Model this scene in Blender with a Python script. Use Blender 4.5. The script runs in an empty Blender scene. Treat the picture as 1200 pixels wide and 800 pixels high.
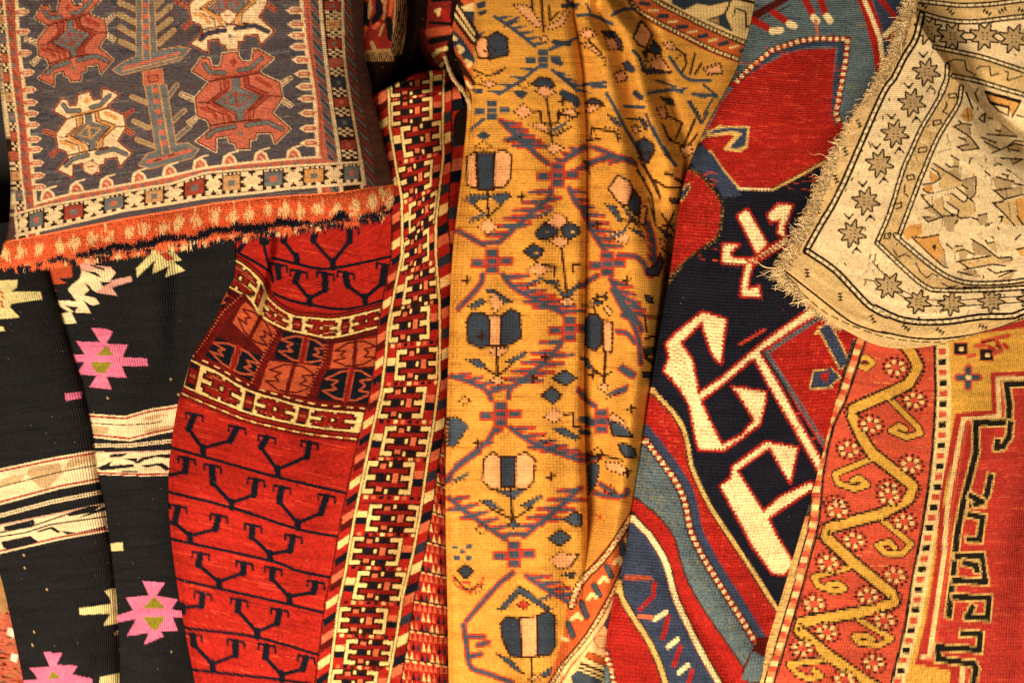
# Draped oriental rugs, kilims and a cushion, close up.  One drawing unit = 1 mm.
import bpy, math
import numpy as np

# ---------------------------------------------------------------- camera, world, lamps, exposure
S = 0.001                     # metres per drawing unit
DIST = 2200.0                 # camera height above the table, in drawing units
scene = bpy.context.scene
cam_data = bpy.data.cameras.new('camera')
cam = bpy.data.objects.new('camera', cam_data)
scene.collection.objects.link(cam)
cam.location = (0, 0, DIST * S)
cam.rotation_euler = (0, 0, 0)
cam_data.sensor_fit = 'HORIZONTAL'
cam_data.sensor_width = 36.0
cam_data.lens = 36.0 * DIST / 1200.0
cam_data.clip_start = 0.05
cam_data.clip_end = 50.0
scene.camera = cam
world = bpy.data.worlds.new('World')
scene.world = world
world.use_nodes = True
world.node_tree.nodes['Background'].inputs[0].default_value = (1.0, 0.86, 0.68, 1)
world.node_tree.nodes['Background'].inputs[1].default_value = 0.05
def lamp(name, loc, target, size, power, col):
    d = bpy.data.lights.new(name, 'AREA'); d.shape = 'DISK'; d.size = size; d.energy = power; d.color = col
    o = bpy.data.objects.new(name, d); scene.collection.objects.link(o); o.location = loc
    v = np.array(target, float) - np.array(loc, float)
    from mathutils import Vector
    o.rotation_euler = Vector(v).to_track_quat('-Z', 'Y').to_euler()
    return o
lamp('key_lamp', (-0.74, -1.0, 1.42), (0.02, -0.08, 0.05), 0.75, 60.0, (1.0, 0.83, 0.64))
lamp('fill_lamp', (0.9, -0.5, 2.4), (0.1, -0.05, 0), 1.2, 23.0, (1.0, 0.83, 0.64))  # unseen fill lamp, added overhead to soften the contrast
scene.view_settings.view_transform = 'Standard'
scene.view_settings.look = 'None'
scene.view_settings.exposure = 0.0
scene.view_settings.gamma = 1.0
scene.view_settings.use_curve_mapping = False
scene.cycles.max_bounces = 6
scene.cycles.use_denoising = True

# ---------------------------------------------------------------- weaving loom: designs drawn flat, read knot by knot
X0, Y0, SS = -60.0, -60.0, 2
CW, CH = 1320 * SS, 920 * SS
PAL = {}
PALV = []
def C(name, r, g, b):
    PAL[name] = len(PALV); PALV.append((r, g, b))
def Z(x0, y0, s):
    def f(txt):
        return [(x0 + float(a) / s, y0 + float(b) / s) for a, b in (p.split(',') for p in txt.split())]
    return f
def rng_of(seed): return np.random.RandomState(seed)

class Cloth:
    def __init__(self, bg, part='field'):
        self.col = np.full((CH, CW), PAL[bg], np.uint8)
        self.reg = np.zeros((CH, CW), np.uint8)
        self.parts = [(part, None)]
        self.clip = None
        self.cur = None
    def part(self, name, label=None):
        self.parts.append((name, label)); self.cur = len(self.parts) - 1
        return self.cur
    def _box(self, xs, ys, pad=0):
        a = max(0, int((xs.min() - pad - X0) * SS)); b = min(CW, int((xs.max() + pad - X0) * SS) + 2)
        c = max(0, int((ys.min() - pad - Y0) * SS)); d = min(CH, int((ys.max() + pad - Y0) * SS) + 2)
        if b <= a or d <= c: return None
        gx = (np.arange(a, b) + .5) / SS + X0; gy = (np.arange(c, d) + .5) / SS + Y0
        return a, b, c, d, gx[None, :], gy[:, None]
    def _put(self, m, a, b, c, d, col, reg):
        if self.clip is not None: m = m & self.clip[c:d, a:b]
        if col is not None: self.col[c:d, a:b][m] = PAL[col]
        r = self.cur if reg is None else reg
        if r is not None: self.reg[c:d, a:b][m] = r
    def mask_poly(self, pts):
        p = np.array(pts, float); bx = self._box(p[:, 0], p[:, 1])
        out = np.zeros((CH, CW), bool)
        if bx is None: return out
        a, b, c, d, gx, gy = bx
        out[c:d, a:b] = self._inside(p, gx, gy)
        return out
    def _inside(self, p, gx, gy):
        m = np.zeros((gy.shape[0], gx.shape[1]), bool)
        n = len(p)
        for i in range(n):
            x1, y1 = p[i]; x2, y2 = p[(i + 1) % n]
            if y1 == y2: continue
            cond = (gy > min(y1, y2)) & (gy <= max(y1, y2))
            xi = x1 + (gy - y1) * (x2 - x1) / (y2 - y1)
            m ^= cond & (gx < xi)
        return m
    def poly(self, pts, col, reg=None, out=None, ow=2.0):
        p = np.array(pts, float); bx = self._box(p[:, 0], p[:, 1])
        if bx is None: return
        if out: self.line(list(pts) + [pts[0]], ow * 2, out, reg)
        a, b, c, d, gx, gy = bx
        self._put(self._inside(p, gx, gy), a, b, c, d, col, reg)
    def bar(self, pts, w, col, reg=None):
        """a line with square corners and ends"""
        h = w / 2
        for (x1, y1), (x2, y2) in zip(pts[:-1], pts[1:]):
            dx, dy = x2 - x1, y2 - y1; L = math.hypot(dx, dy) + 1e-9; dx, dy = dx / L * h, dy / L * h
            self.poly([(x1 - dx - dy, y1 - dy + dx), (x1 - dx + dy, y1 - dy - dx), (x2 + dx + dy, y2 + dy - dx), (x2 + dx - dy, y2 + dy + dx)], col, reg)
    def line(self, pts, w, col, reg=None):
        h = w / 2
        for (x1, y1), (x2, y2) in zip(pts[:-1], pts[1:]):
            bx = self._box(np.array([x1, x2]), np.array([y1, y2]), h)
            if bx is None: continue
            a, b, c, d, gx, gy = bx
            dx, dy = x2 - x1, y2 - y1; L = dx * dx + dy * dy + 1e-9
            t = np.clip(((gx - x1) * dx + (gy - y1) * dy) / L, 0, 1)
            m = (gx - x1 - t * dx) ** 2 + (gy - y1 - t * dy) ** 2 <= h * h
            self._put(m, a, b, c, d, col, reg)
    def walk(self, pts, step, start=0.0):
        p = np.array(pts, float); s = np.r_[0, np.cumsum(np.hypot(*np.diff(p, axis=0).T))]
        q = np.arange(start, s[-1], step)
        x = np.interp(q, s, p[:, 0]); y = np.interp(q, s, p[:, 1])
        x2 = np.interp(q + .5, s, p[:, 0]); y2 = np.interp(q + .5, s, p[:, 1])
        x1 = np.interp(q - .5, s, p[:, 0]); y1 = np.interp(q - .5, s, p[:, 1])
        dx, dy = x2 - x1, y2 - y1; n = np.hypot(dx, dy) + 1e-9
        return list(zip(x, y, dx / n, dy / n))
    def dots(self, pts, step, w, col, reg=None, start=0.0):
        for x, y, dx, dy in self.walk(pts, step, start):
            self.line([(x, y), (x + .1, y)], w, col, reg)
    def dashes(self, pts, step, ln, w, col, reg=None, start=0.0):
        for x, y, dx, dy in self.walk(pts, step, start):
            self.line([(x, y), (x + dx * ln, y + dy * ln)], w, col, reg)
    def ticks(self, pts, step, ln, w, col, reg=None, start=0.0):
        for x, y, dx, dy in self.walk(pts, step, start):
            self.line([(x - dy * ln / 2, y + dx * ln / 2), (x + dy * ln / 2, y - dx * ln / 2)], w, col, reg)
    def ribbon(self, pts, step, w, cols, slant=0.0, reg=None, start=0.0):
        """blocks of colour along a band"""
        wk = self.walk(pts, step, start)
        for i in range(len(wk) - 1):
            x, y, dx, dy = wk[i]; x2, y2, ex, ey = wk[i + 1]
            h = w / 2; k = slant * w
            col = cols[i % len(cols)]
            if col is None: continue
            self.poly([(x - dy * h - dx * k, y + dx * h - dy * k), (x + dy * h + dx * k, y - dx * h + dy * k),
                       (x2 + ey * h + ex * k, y2 - ex * h + ey * k), (x2 - ey * h - ex * k, y2 + ex * h - ey * k)], col, reg)
    def cell(self, f, u0, v0, u1, v1, col, reg=None, n=3):
        t = np.linspace(0, 1, n + 1)
        pts = [f(u0 + (u1 - u0) * a, v0) for a in t] + [f(u1, v0 + (v1 - v0) * a) for a in t[1:]] + \
              [f(u1 + (u0 - u1) * a, v1) for a in t[1:]] + [f(u0, v1 + (v0 - v1) * a) for a in t[1:-1]]
        self.poly(pts, col, reg)
    def stamp(self, f, rows, cm, u0, v0, u1, v1, reg=None):
        H = len(rows); W = len(rows[0])
        for j, r in enumerate(rows):
            i = 0
            while i < W:
                ch = r[i]; k = i
                while k < W and r[k] == ch: k += 1
                if ch != '.':
                    self.cell(f, u0 + (u1 - u0) * i / W, v0 + (v1 - v0) * j / H, u0 + (u1 - u0) * k / W, v0 + (v1 - v0) * (j + 1) / H, cm[ch], reg, 2)
                i = k
def quad(a, b, c, d):
    """a b = top left/right, c d = bottom right/left"""
    def f(u, v):
        return ((a[0] * (1 - u) + b[0] * u) * (1 - v) + (d[0] * (1 - u) + c[0] * u) * v,
                (a[1] * (1 - u) + b[1] * u) * (1 - v) + (d[1] * (1 - u) + c[1] * u) * v)
    return f
def offs(pts, d):
    p = np.array(pts, float); t = np.gradient(p, axis=0); n = np.hypot(t[:, 0], t[:, 1])[:, None] + 1e-9
    nn = np.c_[-t[:, 1], t[:, 0]] / n
    return [tuple(q) for q in p + nn * d]
def smooth(pts, n=8):
    p = np.array(pts, float); q = np.vstack([2 * p[0] - p[1], p, 2 * p[-1] - p[-2]]); o = []
    for i in range(1, len(q) - 2):
        for k in range(n):
            t = k / n
            o.append(.5 * ((2 * q[i]) + (-q[i - 1] + q[i + 1]) * t + (2 * q[i - 1] - 5 * q[i] + 4 * q[i + 1] - q[i + 2]) * t * t
                           + (-q[i - 1] + 3 * q[i] - 3 * q[i + 1] + q[i + 2]) * t ** 3))
    o.append(p[-1])
    return [tuple(a) for a in o]
# ---------------------------------------------------------------- dyes (sRGB 0-255, as the wool looks in plain light)
C('ground', 102, 91, 92); C('ground2', 78, 76, 88); C('coral', 206, 108, 80); C('coralD', 178, 74, 54); C('rust', 112, 48, 32)
C('cream', 232, 198, 148); C('tan', 205, 152, 98); C('steel', 122, 122, 116); C('olive', 166, 144, 106); C('amber', 216, 150, 84)
C('mauve', 112, 78, 70); C('brown', 74, 44, 30); C('pileo', 250, 122, 70); C('pilew', 252, 214, 152); C('pilen', 46, 48, 60)
C('black', 47, 45, 46); C('black2', 35, 34, 36); C('pink', 232, 118, 150); C('green', 150, 138, 40); C('kcream', 236, 208, 158)
C('ktan', 205, 168, 118); C('kgreen', 222, 206, 138); C('kred', 178, 40, 44); C('kpink', 222, 160, 140); C('kcoral', 206, 84, 48)
C('red', 192, 40, 27); C('redD', 160, 31, 22); C('wine', 108, 26, 20); C('navy', 32, 36, 48); C('rcream', 238, 200, 124); C('rpink', 224, 110, 70)
C('rbrown', 70, 30, 16); C('rorange', 196, 86, 48); C('rslate', 62, 68, 78)
C('gold', 222, 154, 60); C('goldD', 196, 122, 40); C('slate', 80, 92, 102); C('gnavy', 68, 76, 88); C('gred', 206, 66, 40); C('gpink', 238, 164, 104)
C('gbrown', 74, 40, 20); C('gorange', 216, 100, 46)
C('ink', 42, 42, 54); C('nred', 190, 40, 30); C('nredL', 220, 70, 44); C('ncream', 250, 216, 154); C('teal', 104, 120, 122); C('tealG', 138, 134, 92); C('nblue', 72, 82, 106)
C('ngold', 222, 178, 98); C('nbrown', 74, 50, 34)
C('beige', 238, 208, 156); C('beigeD', 220, 182, 120); C('bstar', 196, 164, 114); C('bbrown', 50, 32, 18); C('borange', 224, 160, 80); C('bhi', 248, 220, 168)
C('qred', 220, 88, 58); C('qredD', 200, 60, 46); C('qgold', 224, 166, 66); C('qblack', 50, 44, 36); C('qcream', 240, 202, 132); C('qsalmon', 236, 140, 84); C('qslate', 96, 96, 88)
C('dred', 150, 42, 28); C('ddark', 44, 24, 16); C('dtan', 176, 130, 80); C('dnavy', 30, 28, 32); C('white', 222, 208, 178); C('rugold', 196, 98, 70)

# ---------------------------------------------------------------- cushion face
p1 = Z(0, 0, 8); p2 = Z(0, 100, 8); p3 = Z(130, 0, 8); p4 = Z(130, 100, 8); p5 = Z(210, 40, 5.714); p7 = Z(320, 120, 5); p8 = Z(0, 190, 5.715)
def creature(c, cx, cy, sx, sy, sh, fill, outc, bar, tick, line, ow=1.7):
    def T(txt):
        o = []
        for x, y in Z(0, 0, 5.714)(txt):
            x -= 68.5; y -= 77
            o.append((cx + x * sx, cy + (y + sh * x) * sy))
        return o
    c.part('creature_motif')
    body = T('150,160 200,165 215,220 275,220 290,135 390,120 395,150 420,190 485,185 495,105 535,110 630,165 535,245 550,270 670,325 690,430 620,530 740,635 640,735 615,660 515,665 510,705 470,710 470,770 385,770 370,735 335,725 325,685 245,695 245,790 115,720 210,640 190,580 120,550 105,430 200,320 85,250')
    for f in ('100,430 15,395 5,410 90,450', '120,550 55,590 75,610 130,560', '670,330 745,290 750,300 675,355', '690,430 755,475 740,490 680,450'):
        c.line(T(f), 3.2, outc); c.line(T(f), 1.2, line)
    c.poly(body, fill, out=outc, ow=ow)
    c.line(body + [body[0]], 1.5, line)
    band = 'amber' if fill == 'cream' else 'coralD'
    for l in ('305,315 308,380 205,458 330,545 340,585', '450,290 455,352 580,408 470,515 468,570', '150,500 220,520 250,560', '520,300 610,350'):
        c.line(T(l), 5.0, band)
    for l in ('240,300 520,255', '230,640 300,620', '470,590 560,580'):
        c.line(T(l), 3.2, band)
    for l in ('200,320 300,300 420,285 540,262', '205,615 300,600 420,585 540,572'):
        c.line(T(l), 1.8, line)
    for l in ('275,320 280,390 185,460', '460,290 470,345 600,400', '185,490 290,540 300,590', '600,420 500,500 495,565', '330,310 330,370 225,455 375,545 380,580', '430,290 440,360 560,415 445,530 440,575', '130,460 200,465', '600,415 680,420'):
        c.line(T(l), 1.4, line)
    for l in ('165,205 205,258 300,262', '400,245 470,235 550,165', '190,690 240,645 370,622', '450,612 590,592 690,640'):
        c.line(T(l), 6.0, line); c.line(T(l), 4.2, bar)
    c.poly(T('245,460 355,370 355,300 400,295 405,365 540,420 430,520 425,580 390,582 385,530'), 'steel', out=line, ow=.8)
    c.line(T('290,455 360,400 480,420 400,490 290,455'), 1.6, tick); c.line(T('375,390 390,490'), 3, tick)
    c.poly(T('330,190 365,160 390,190 360,225'), tick); c.poly(T('390,665 410,650 430,670 408,685'), 'steel')
def paint_cushion():
    c = Cloth('ground')
    rs = rng_of(3)
    for i in range(900):
        x, y = rs.uniform(-40, 380), rs.uniform(-50, 250); l = rs.uniform(4, 26)
        c.line([(x, y), (x + l, y - l * .12)], 1.3, ['ground2', 'mauve', 'ground2', 'steel'][i % 4])
    # trunk with leaves
    c.part('tree_motif')
    for l in ('230,90 85,30', '228,215 80,140', '230,345 90,260', '240,465 95,395'):
        a = p3(l); c.line(a, 6.4, 'amber'); c.line(a, 4.4, 'olive')
    for l in ('430,170 560,65', '430,290 560,190', '450,410 590,290', '425,60 480,0'):
        a = p3(l); c.line(a, 6.4, 'amber'); c.line(a, 4.4, 'olive')
    c.poly(p3('20,660 130,580 240,535 245,-80 400,-80 430,480 640,445 745,460 650,565 100,705'), 'steel', out='amber', ow=1)
    c.line(p3('120,640 300,595 640,500'), 3.2, 'coral'); c.line(p3('110,670 330,620 660,535'), 1.4, 'amber')
    for a in ('293,-80 300,560', '352,-80 372,545'): c.line(p3(a), 1.6, 'amber')
    c.ribbon(p3('322,-60 325,250 345,560'), 6, 6, ['coral', 'steel'])
    for l in ('345,170 200,110', '355,400 215,340', '410,575 245,510'):
        a = p4(l); c.line(a, 6, 'amber'); c.line(a, 4.2, 'olive')
    for l in ('525,130 620,0', '580,340 690,240', '610,500 740,390'):
        a = p4(l); c.line(a, 6, 'amber'); c.line(a, 4, 'steel')
    c.poly(p4('265,750 340,650 430,620 320,0 520,0 610,560 720,545 820,605 770,680 360,785'), 'steel', out='amber', ow=1)
    c.line(p4('345,720 480,690 750,610'), 4.6, 'coral'); c.line(p4('400,712 470,695'), 1.6, 'rust'); c.line(p4('540,668 600,650'), 1.6, 'rust')
    c.line(p4('385,0 490,650'), 1.8, 'amber'); c.line(p4('450,0 560,640'), 1.8, 'amber')
    c.ribbon(p4('415,-20 430,200 470,400 525,645'), 6.2, 6.5, ['steel', 'coral'])
    c.poly(p3('305,680 480,650 492,780 310,800'), 'coral', out='amber', ow=1); c.line(p3('350,720 440,705 445,760 360,775 350,720'), 1, 'rust')
    # creatures
    creature(c, 84, 46, .80, .86, -.10, 'coral', 'cream', 'steel', 'coralD', 'rust', 1.4)
    creature(c, 106, 155, .80, .84, -.08, 'cream', 'coral', 'steel', 'amber', 'rust', 1.5)
    creature(c, 267, 7, .9, .9, -.02, 'cream', 'coral', 'ground2', 'coralD', 'rust', 1.6)
    creature(c, 279, 117, 1, 1, 0, 'coral', 'cream', 'steel', 'coralD', 'rust', 1.6)
    for cx, cy in ((267, 17), (106, 194)):
        c.poly([(cx - 8, cy), (cx, cy - 5), (cx + 9, cy), (cx + 8, cy + 6), (cx + 2, cy + 11), (cx - 6, cy + 7)], 'cream', out='coralD', ow=1)
        c.line([(cx - 3, cy + 2), (cx + 4, cy + 1)], 2, 'coral')
    c.cur = None
    # border: left
    bd = c.part('border')
    ys = [-60, 0, 50, 100, 150, 200, 240, 300]
    def cur(xs): return [(x, y) for x, y in zip(xs, ys)]
    fl = cur([14, 19.5, 22, 28, 33, 38, 42, 46])
    lw = cur([1, 4.5, 9.5, 14.5, 21, 24.5, 29.5, 33]); lo = cur([-9, -5, -1, 3.7, 10, 12.5, 18, 22])
    c.poly([(-60, -60)] + fl + [(-60, 300)], 'mauve')
    c.poly(lw + fl[::-1], 'rugold')
    c.ribbon([((a[0] + b[0]) / 2 - 2, a[1]) for a, b in zip(lw, fl)], 5, 4.5, ['steel', 'rugold', 'coralD'], .6)
    c.poly(lo + lw[::-1], 'brown')
    for k, y in enumerate(np.arange(-6, 250, 23)):
        xa = np.interp(y, ys, [q[0] for q in lo]) + 1; xb = np.interp(y, ys, [q[0] for q in lw]) - 1
        f = quad((xa, y), (xb, y), (xb + 2, y + 11), (xa + 2, y + 11))
        c.cell(f, 0, 0, 1, 1, ['rugold', 'tan', 'steel', 'rugold'][k % 4]); c.cell(f, .35, .35, .65, .65, 'coral')
        f = quad((xa + 2, y + 12), (xb + 2, y + 12), (xb + 4, y + 22), (xa + 4, y + 22))
        c.stamp(f, ['c.c', '.c.', 'c.c'], {'c': 'cream'}, 0, 0, 1, 1)
    c.line(smooth(lo), 2.4, 'cream'); c.line(smooth(lw), 2.6, 'cream')
    c.line(smooth(fl), 4.2, 'cream')
    for y in (15, 38, 63, 86, 106, 121, 134, 147.5, 164, 176, 192, 206.6, 220):
        x = np.interp(y, ys, [q[0] for q in fl])
        t = [(x, y - 4.5), (x + 9, y - 4.5), (x + 15, y - 1.5), (x + 10, y + 3.5), (x, y + 4.5)]
        c.poly(t, 'cream'); c.line([(x, y), (x + 10, y - .8)], 4.6, 'coral'); c.line([(x + 2, y), (x + 9, y - .8)], 1.2, 'cream')
    # border: right
    yr = [-60, 0, 50, 80, 120, 180, 213, 260]
    def rc(xs): return [(x, y) for x, y in zip(xs, yr)]
    b0 = rc([346, 351, 356, 361, 367, 370, 372, 375]); b1 = rc([351, 356, 360, 364, 370.5, 374, 376, 379]); b2 = rc([361, 364.5, 367, 370, 376.5, 384, 387, 391])
    b3 = rc([370, 373, 377.5, 381, 386, 395, 397, 402]); b4 = rc([375, 378, 382, 385, 390, 399.5, 401, 406]); b5 = rc([399, 400, 401, 403.5, 409.5, 420, 422, 428]); b6 = rc([402, 403.5, 405, 408, 413, 426, 428, 434]); b7 = rc([411, 412, 414, 418, 423, 438, 442, 450])
    c.poly(b0 + [(520, 260), (520, -60)], 'mauve')
    c.poly(b1 + b2[::-1], 'coral'); c.line(smooth(offs(b1, -3.5)), 1.2, 'coralD')
    mid = [((a[0] + b[0]) / 2, a[1]) for a, b in zip(b2, b3)]
    c.ribbon(mid, 4.2, 10, ['steel', 'coralD', 'steel', 'ground2'], .7)
    c.poly(b4 + b5[::-1], 'brown')
    for k, y in enumerate((-15, 7.5, 29, 51.5, 74, 97.5, 120.5, 144, 170)):
        xa = np.interp(y, yr, [q[0] for q in b4]) + 1.5; xb = np.interp(y, yr, [q[0] for q in b5]) - 1.5
        f = quad((xa, y - 5), (xb, y - 6), (xb + 1, y + 5), (xa + 1, y + 6))
        c.cell(f, 0, 0, 1, 1, ['coralD', 'coralD', 'tan', 'coralD', 'rugold', 'ground2', 'coralD', 'ground2', 'coralD'][k]); c.cell(f, .35, .3, .65, .7, 'steel' if k % 2 else 'coral')
        f = quad((xa + 1, y + 6), (xb + 1, y + 5.5), (xb + 2.5, y + 16), (xa + 2.5, y + 16.5))
        c.stamp(f, ['c.c.', '.c.c', 'c.c.', '.c.c'], {'c': 'cream'}, 0, 0, 1, 1)
    mid = [((a[0] + b[0]) / 2, a[1]) for a, b in zip(b6, b7)]
    c.ribbon(mid, 4.5, 9, ['mauve', 'steel', 'mauve', 'coralD'], .8)
    for b, w in ((b0, 4.4), (b3, 4.4), (b5, 3.2)): c.line(smooth(offs(b, -w / 2)), w, 'cream')
    for y in (13, 29, 42, 55.5, 70.5, 87, 102, 116, 133, 151, 168):
        x = np.interp(y, yr, [q[0] for q in b0])
        t = [(x, y - 4.5), (x - 10, y - 4.5), (x - 18, y), (x - 10, y + 4.5), (x, y + 4.5)]
        c.poly(t, 'cream'); c.line([(x, y), (x - 10, y)], 4.8, 'coral'); c.line([(x - 3, y), (x - 10, y)], 1.2, 'cream')
    # border: bottom
    lowx = [-30, 21, 61, 105, 145, 200, 240, 300, 340, 428]; lowy = [288, 276, 267, 257, 247, 239, 232, 226, 221, 214.5]
    upx = [-30, 19, 52, 98, 145, 200, 240, 340, 428]; upy = [264, 251, 242, 234, 225, 216, 203, 195, 190]
    fx = [40, 44, 82, 119, 156, 200, 240, 290, 370]; fy = [240, 238, 228, 222, 215, 206.5, 197, 191, 184.5]
    xs = np.linspace(43, 376, 60); lo_ = [(x, np.interp(x, lowx, lowy)) for x in np.linspace(19, 424, 60)]; up_ = [(x, np.interp(x, upx, upy)) for x in np.linspace(19, 424, 60)]
    fd = [(x, np.interp(x, fx, fy)) for x in xs]
    upx2 = [(x, np.interp(x, upx, upy)) for x in np.linspace(34, 400, 60)]
    c.poly([(46, 237)] + fd + upx2[::-1] + [(36, 248)], 'coral')
    c.ribbon([(x, (np.interp(x, fx, fy) + np.interp(x, upx, upy)) / 2 + 1.5) for x in xs], 5, 3, ['coral', 'steel', 'rugold'], .5)
    for x in (57, 90.5, 126, 164, 200, 235.5, 270, 307, 345):
        y = np.interp(x, fx, fy)
        c.poly([(x - 10, y), (x - 8, y - 10), (x - 1, y - 14), (x + 6, y - 9), (x + 9, y - 1)], 'cream'); c.line([(x - 2, y - 13), (x + 9, y - 16)], 1.8, 'cream')
        c.poly([(x - 7, y + 1), (x - 5, y - 8), (x - 1, y - 11), (x + 4, y - 7), (x + 6, y + 1)], 'coral'); c.line([(x - 2, y - 6), (x + 2, y - 2)], 1.2, 'cream')
    c.line(fd, 2.8, 'cream')
    c.poly(lo_ + up_[::-1], 'brown')
    def bf(u, v): return (u, np.interp(u, upx, upy) * (1 - v) + np.interp(u, lowx, lowy) * v)
    cc = {'c': 'cream', 'b': 'brown', 'm': 'mauve'}
    xb = [20, 34, 51.5, 75, 98, 122, 145.5, 170, 192, 216, 240, 261, 282, 309, 332, 356, 380, 403, 422]
    cols = [None, 'steel', None, 'coralD', None, 'steel', None, 'tan', None, 'coralD', None, 'tan', None, 'steel', None, 'amber', None, 'steel']
    for k in range(len(xb) - 1):
        a, b = xb[k] + 1, xb[k + 1] - 1
        if cols[k] is None:
            c.stamp(bf, ['cccbbbccc', 'ccccbcccc', 'bbcccccbb', 'bcccccccb', 'ccccccccc', 'bcccccccb', 'bbcccccbb', 'ccccbcccc', 'cccbbbccc'], cc, a, .08, b, .92)
        else:
            c.stamp(bf, ['ccbcbcbcc'[:8], 'bbbbbbbb'], cc, a, .08, b, .25); c.cell(bf, a, .2, b, .8, cols[k]); c.cell(bf, a + (b - a) * .32, .38, a + (b - a) * .68, .62, 'coral' if cols[k] == 'steel' else 'steel')
            c.stamp(bf, ['bccbbccb'], cc, a, .8, b, .94)
    c.line(up_, 2.6, 'cream'); c.line(lo_, 3.2, 'cream'); c.line([(18, 251), (21, 277)], 3.4, 'cream'); c.line([(423, 188), (427, 216)], 4.5, 'cream')
    # pile edge below the woven face
    c.part('pile_edge')
    bx = [-60, 0, 40, 100, 150, 200, 250, 300, 340, 400, 440, 480]; by = [299, 284, 277, 265, 255, 247, 238, 232, 229, 225, 219, 215]
    c.poly([(x, y) for x, y in zip(bx, by)] + [(520, 400), (-60, 400)], 'pileo')
    rs = rng_of(5)
    def pf(u, v): return (u, np.interp(u, bx, by) + v)
    for x in np.arange(5, 470, 20.5):
        x += rs.normal(0, 1.5); m = rs.uniform(11, 15)
        for k in range(rs.randint(22, 38)):
            q = pf(x + rs.normal(0, 3.0), m + rs.normal(0, 3.2)); c.line([(q[0], q[1] - 2), (q[0] + .4, q[1] + 2.5)], 1.7, 'pilew')
    xs_ = np.arange(-10, 480, 3.0); v_ = 29 + 2.2 * np.sin(xs_ * .09) + rs.normal(0, 1.1, len(xs_))
    for x, v in zip(xs_, v_):
        if (x < 95 and rs.rand() < .55) or rs.rand() < .06: continue
        q = pf(x, v + rs.normal(0, 1.5)); c.line([q, (q[0] + 3, q[1] + rs.uniform(-1, 1))], rs.uniform(4.5, 9.5), 'pilen')
    for k in range(230):
        x = rs.uniform(-10, 475); q = pf(x, rs.uniform(35, 56)); c.line([q, (q[0] + rs.uniform(2, 8), q[1] + rs.uniform(-1, 1))], rs.uniform(2.5, 5), 'pilen')
    for k in range(70):
        x = rs.uniform(-10, 475); q = pf(x, rs.uniform(36, 54)); c.line([q, (q[0] + 3, q[1] + 1)], rs.uniform(3, 5), 'pilew')
    for cx, cy, r, cl in ((450, 243, 10, 'pilen'), (436, 250, 12, 'pilen'), (415, 248, 6, 'pilew'), (414, 250, 4, 'pileo'), (455, 232, 5, 'pilew'), (447, 224, 4, 'pilew'), (452, 252, 5, 'pilew'), (462, 240, 3, 'pilen')):
        for k in range(30):
            a, b = rs.normal(0, r * .45), rs.normal(0, r * .4); c.line([(cx + a, cy + b), (cx + a + 1, cy + b + 1.5)], 2.2, cl)
    return c

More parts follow.
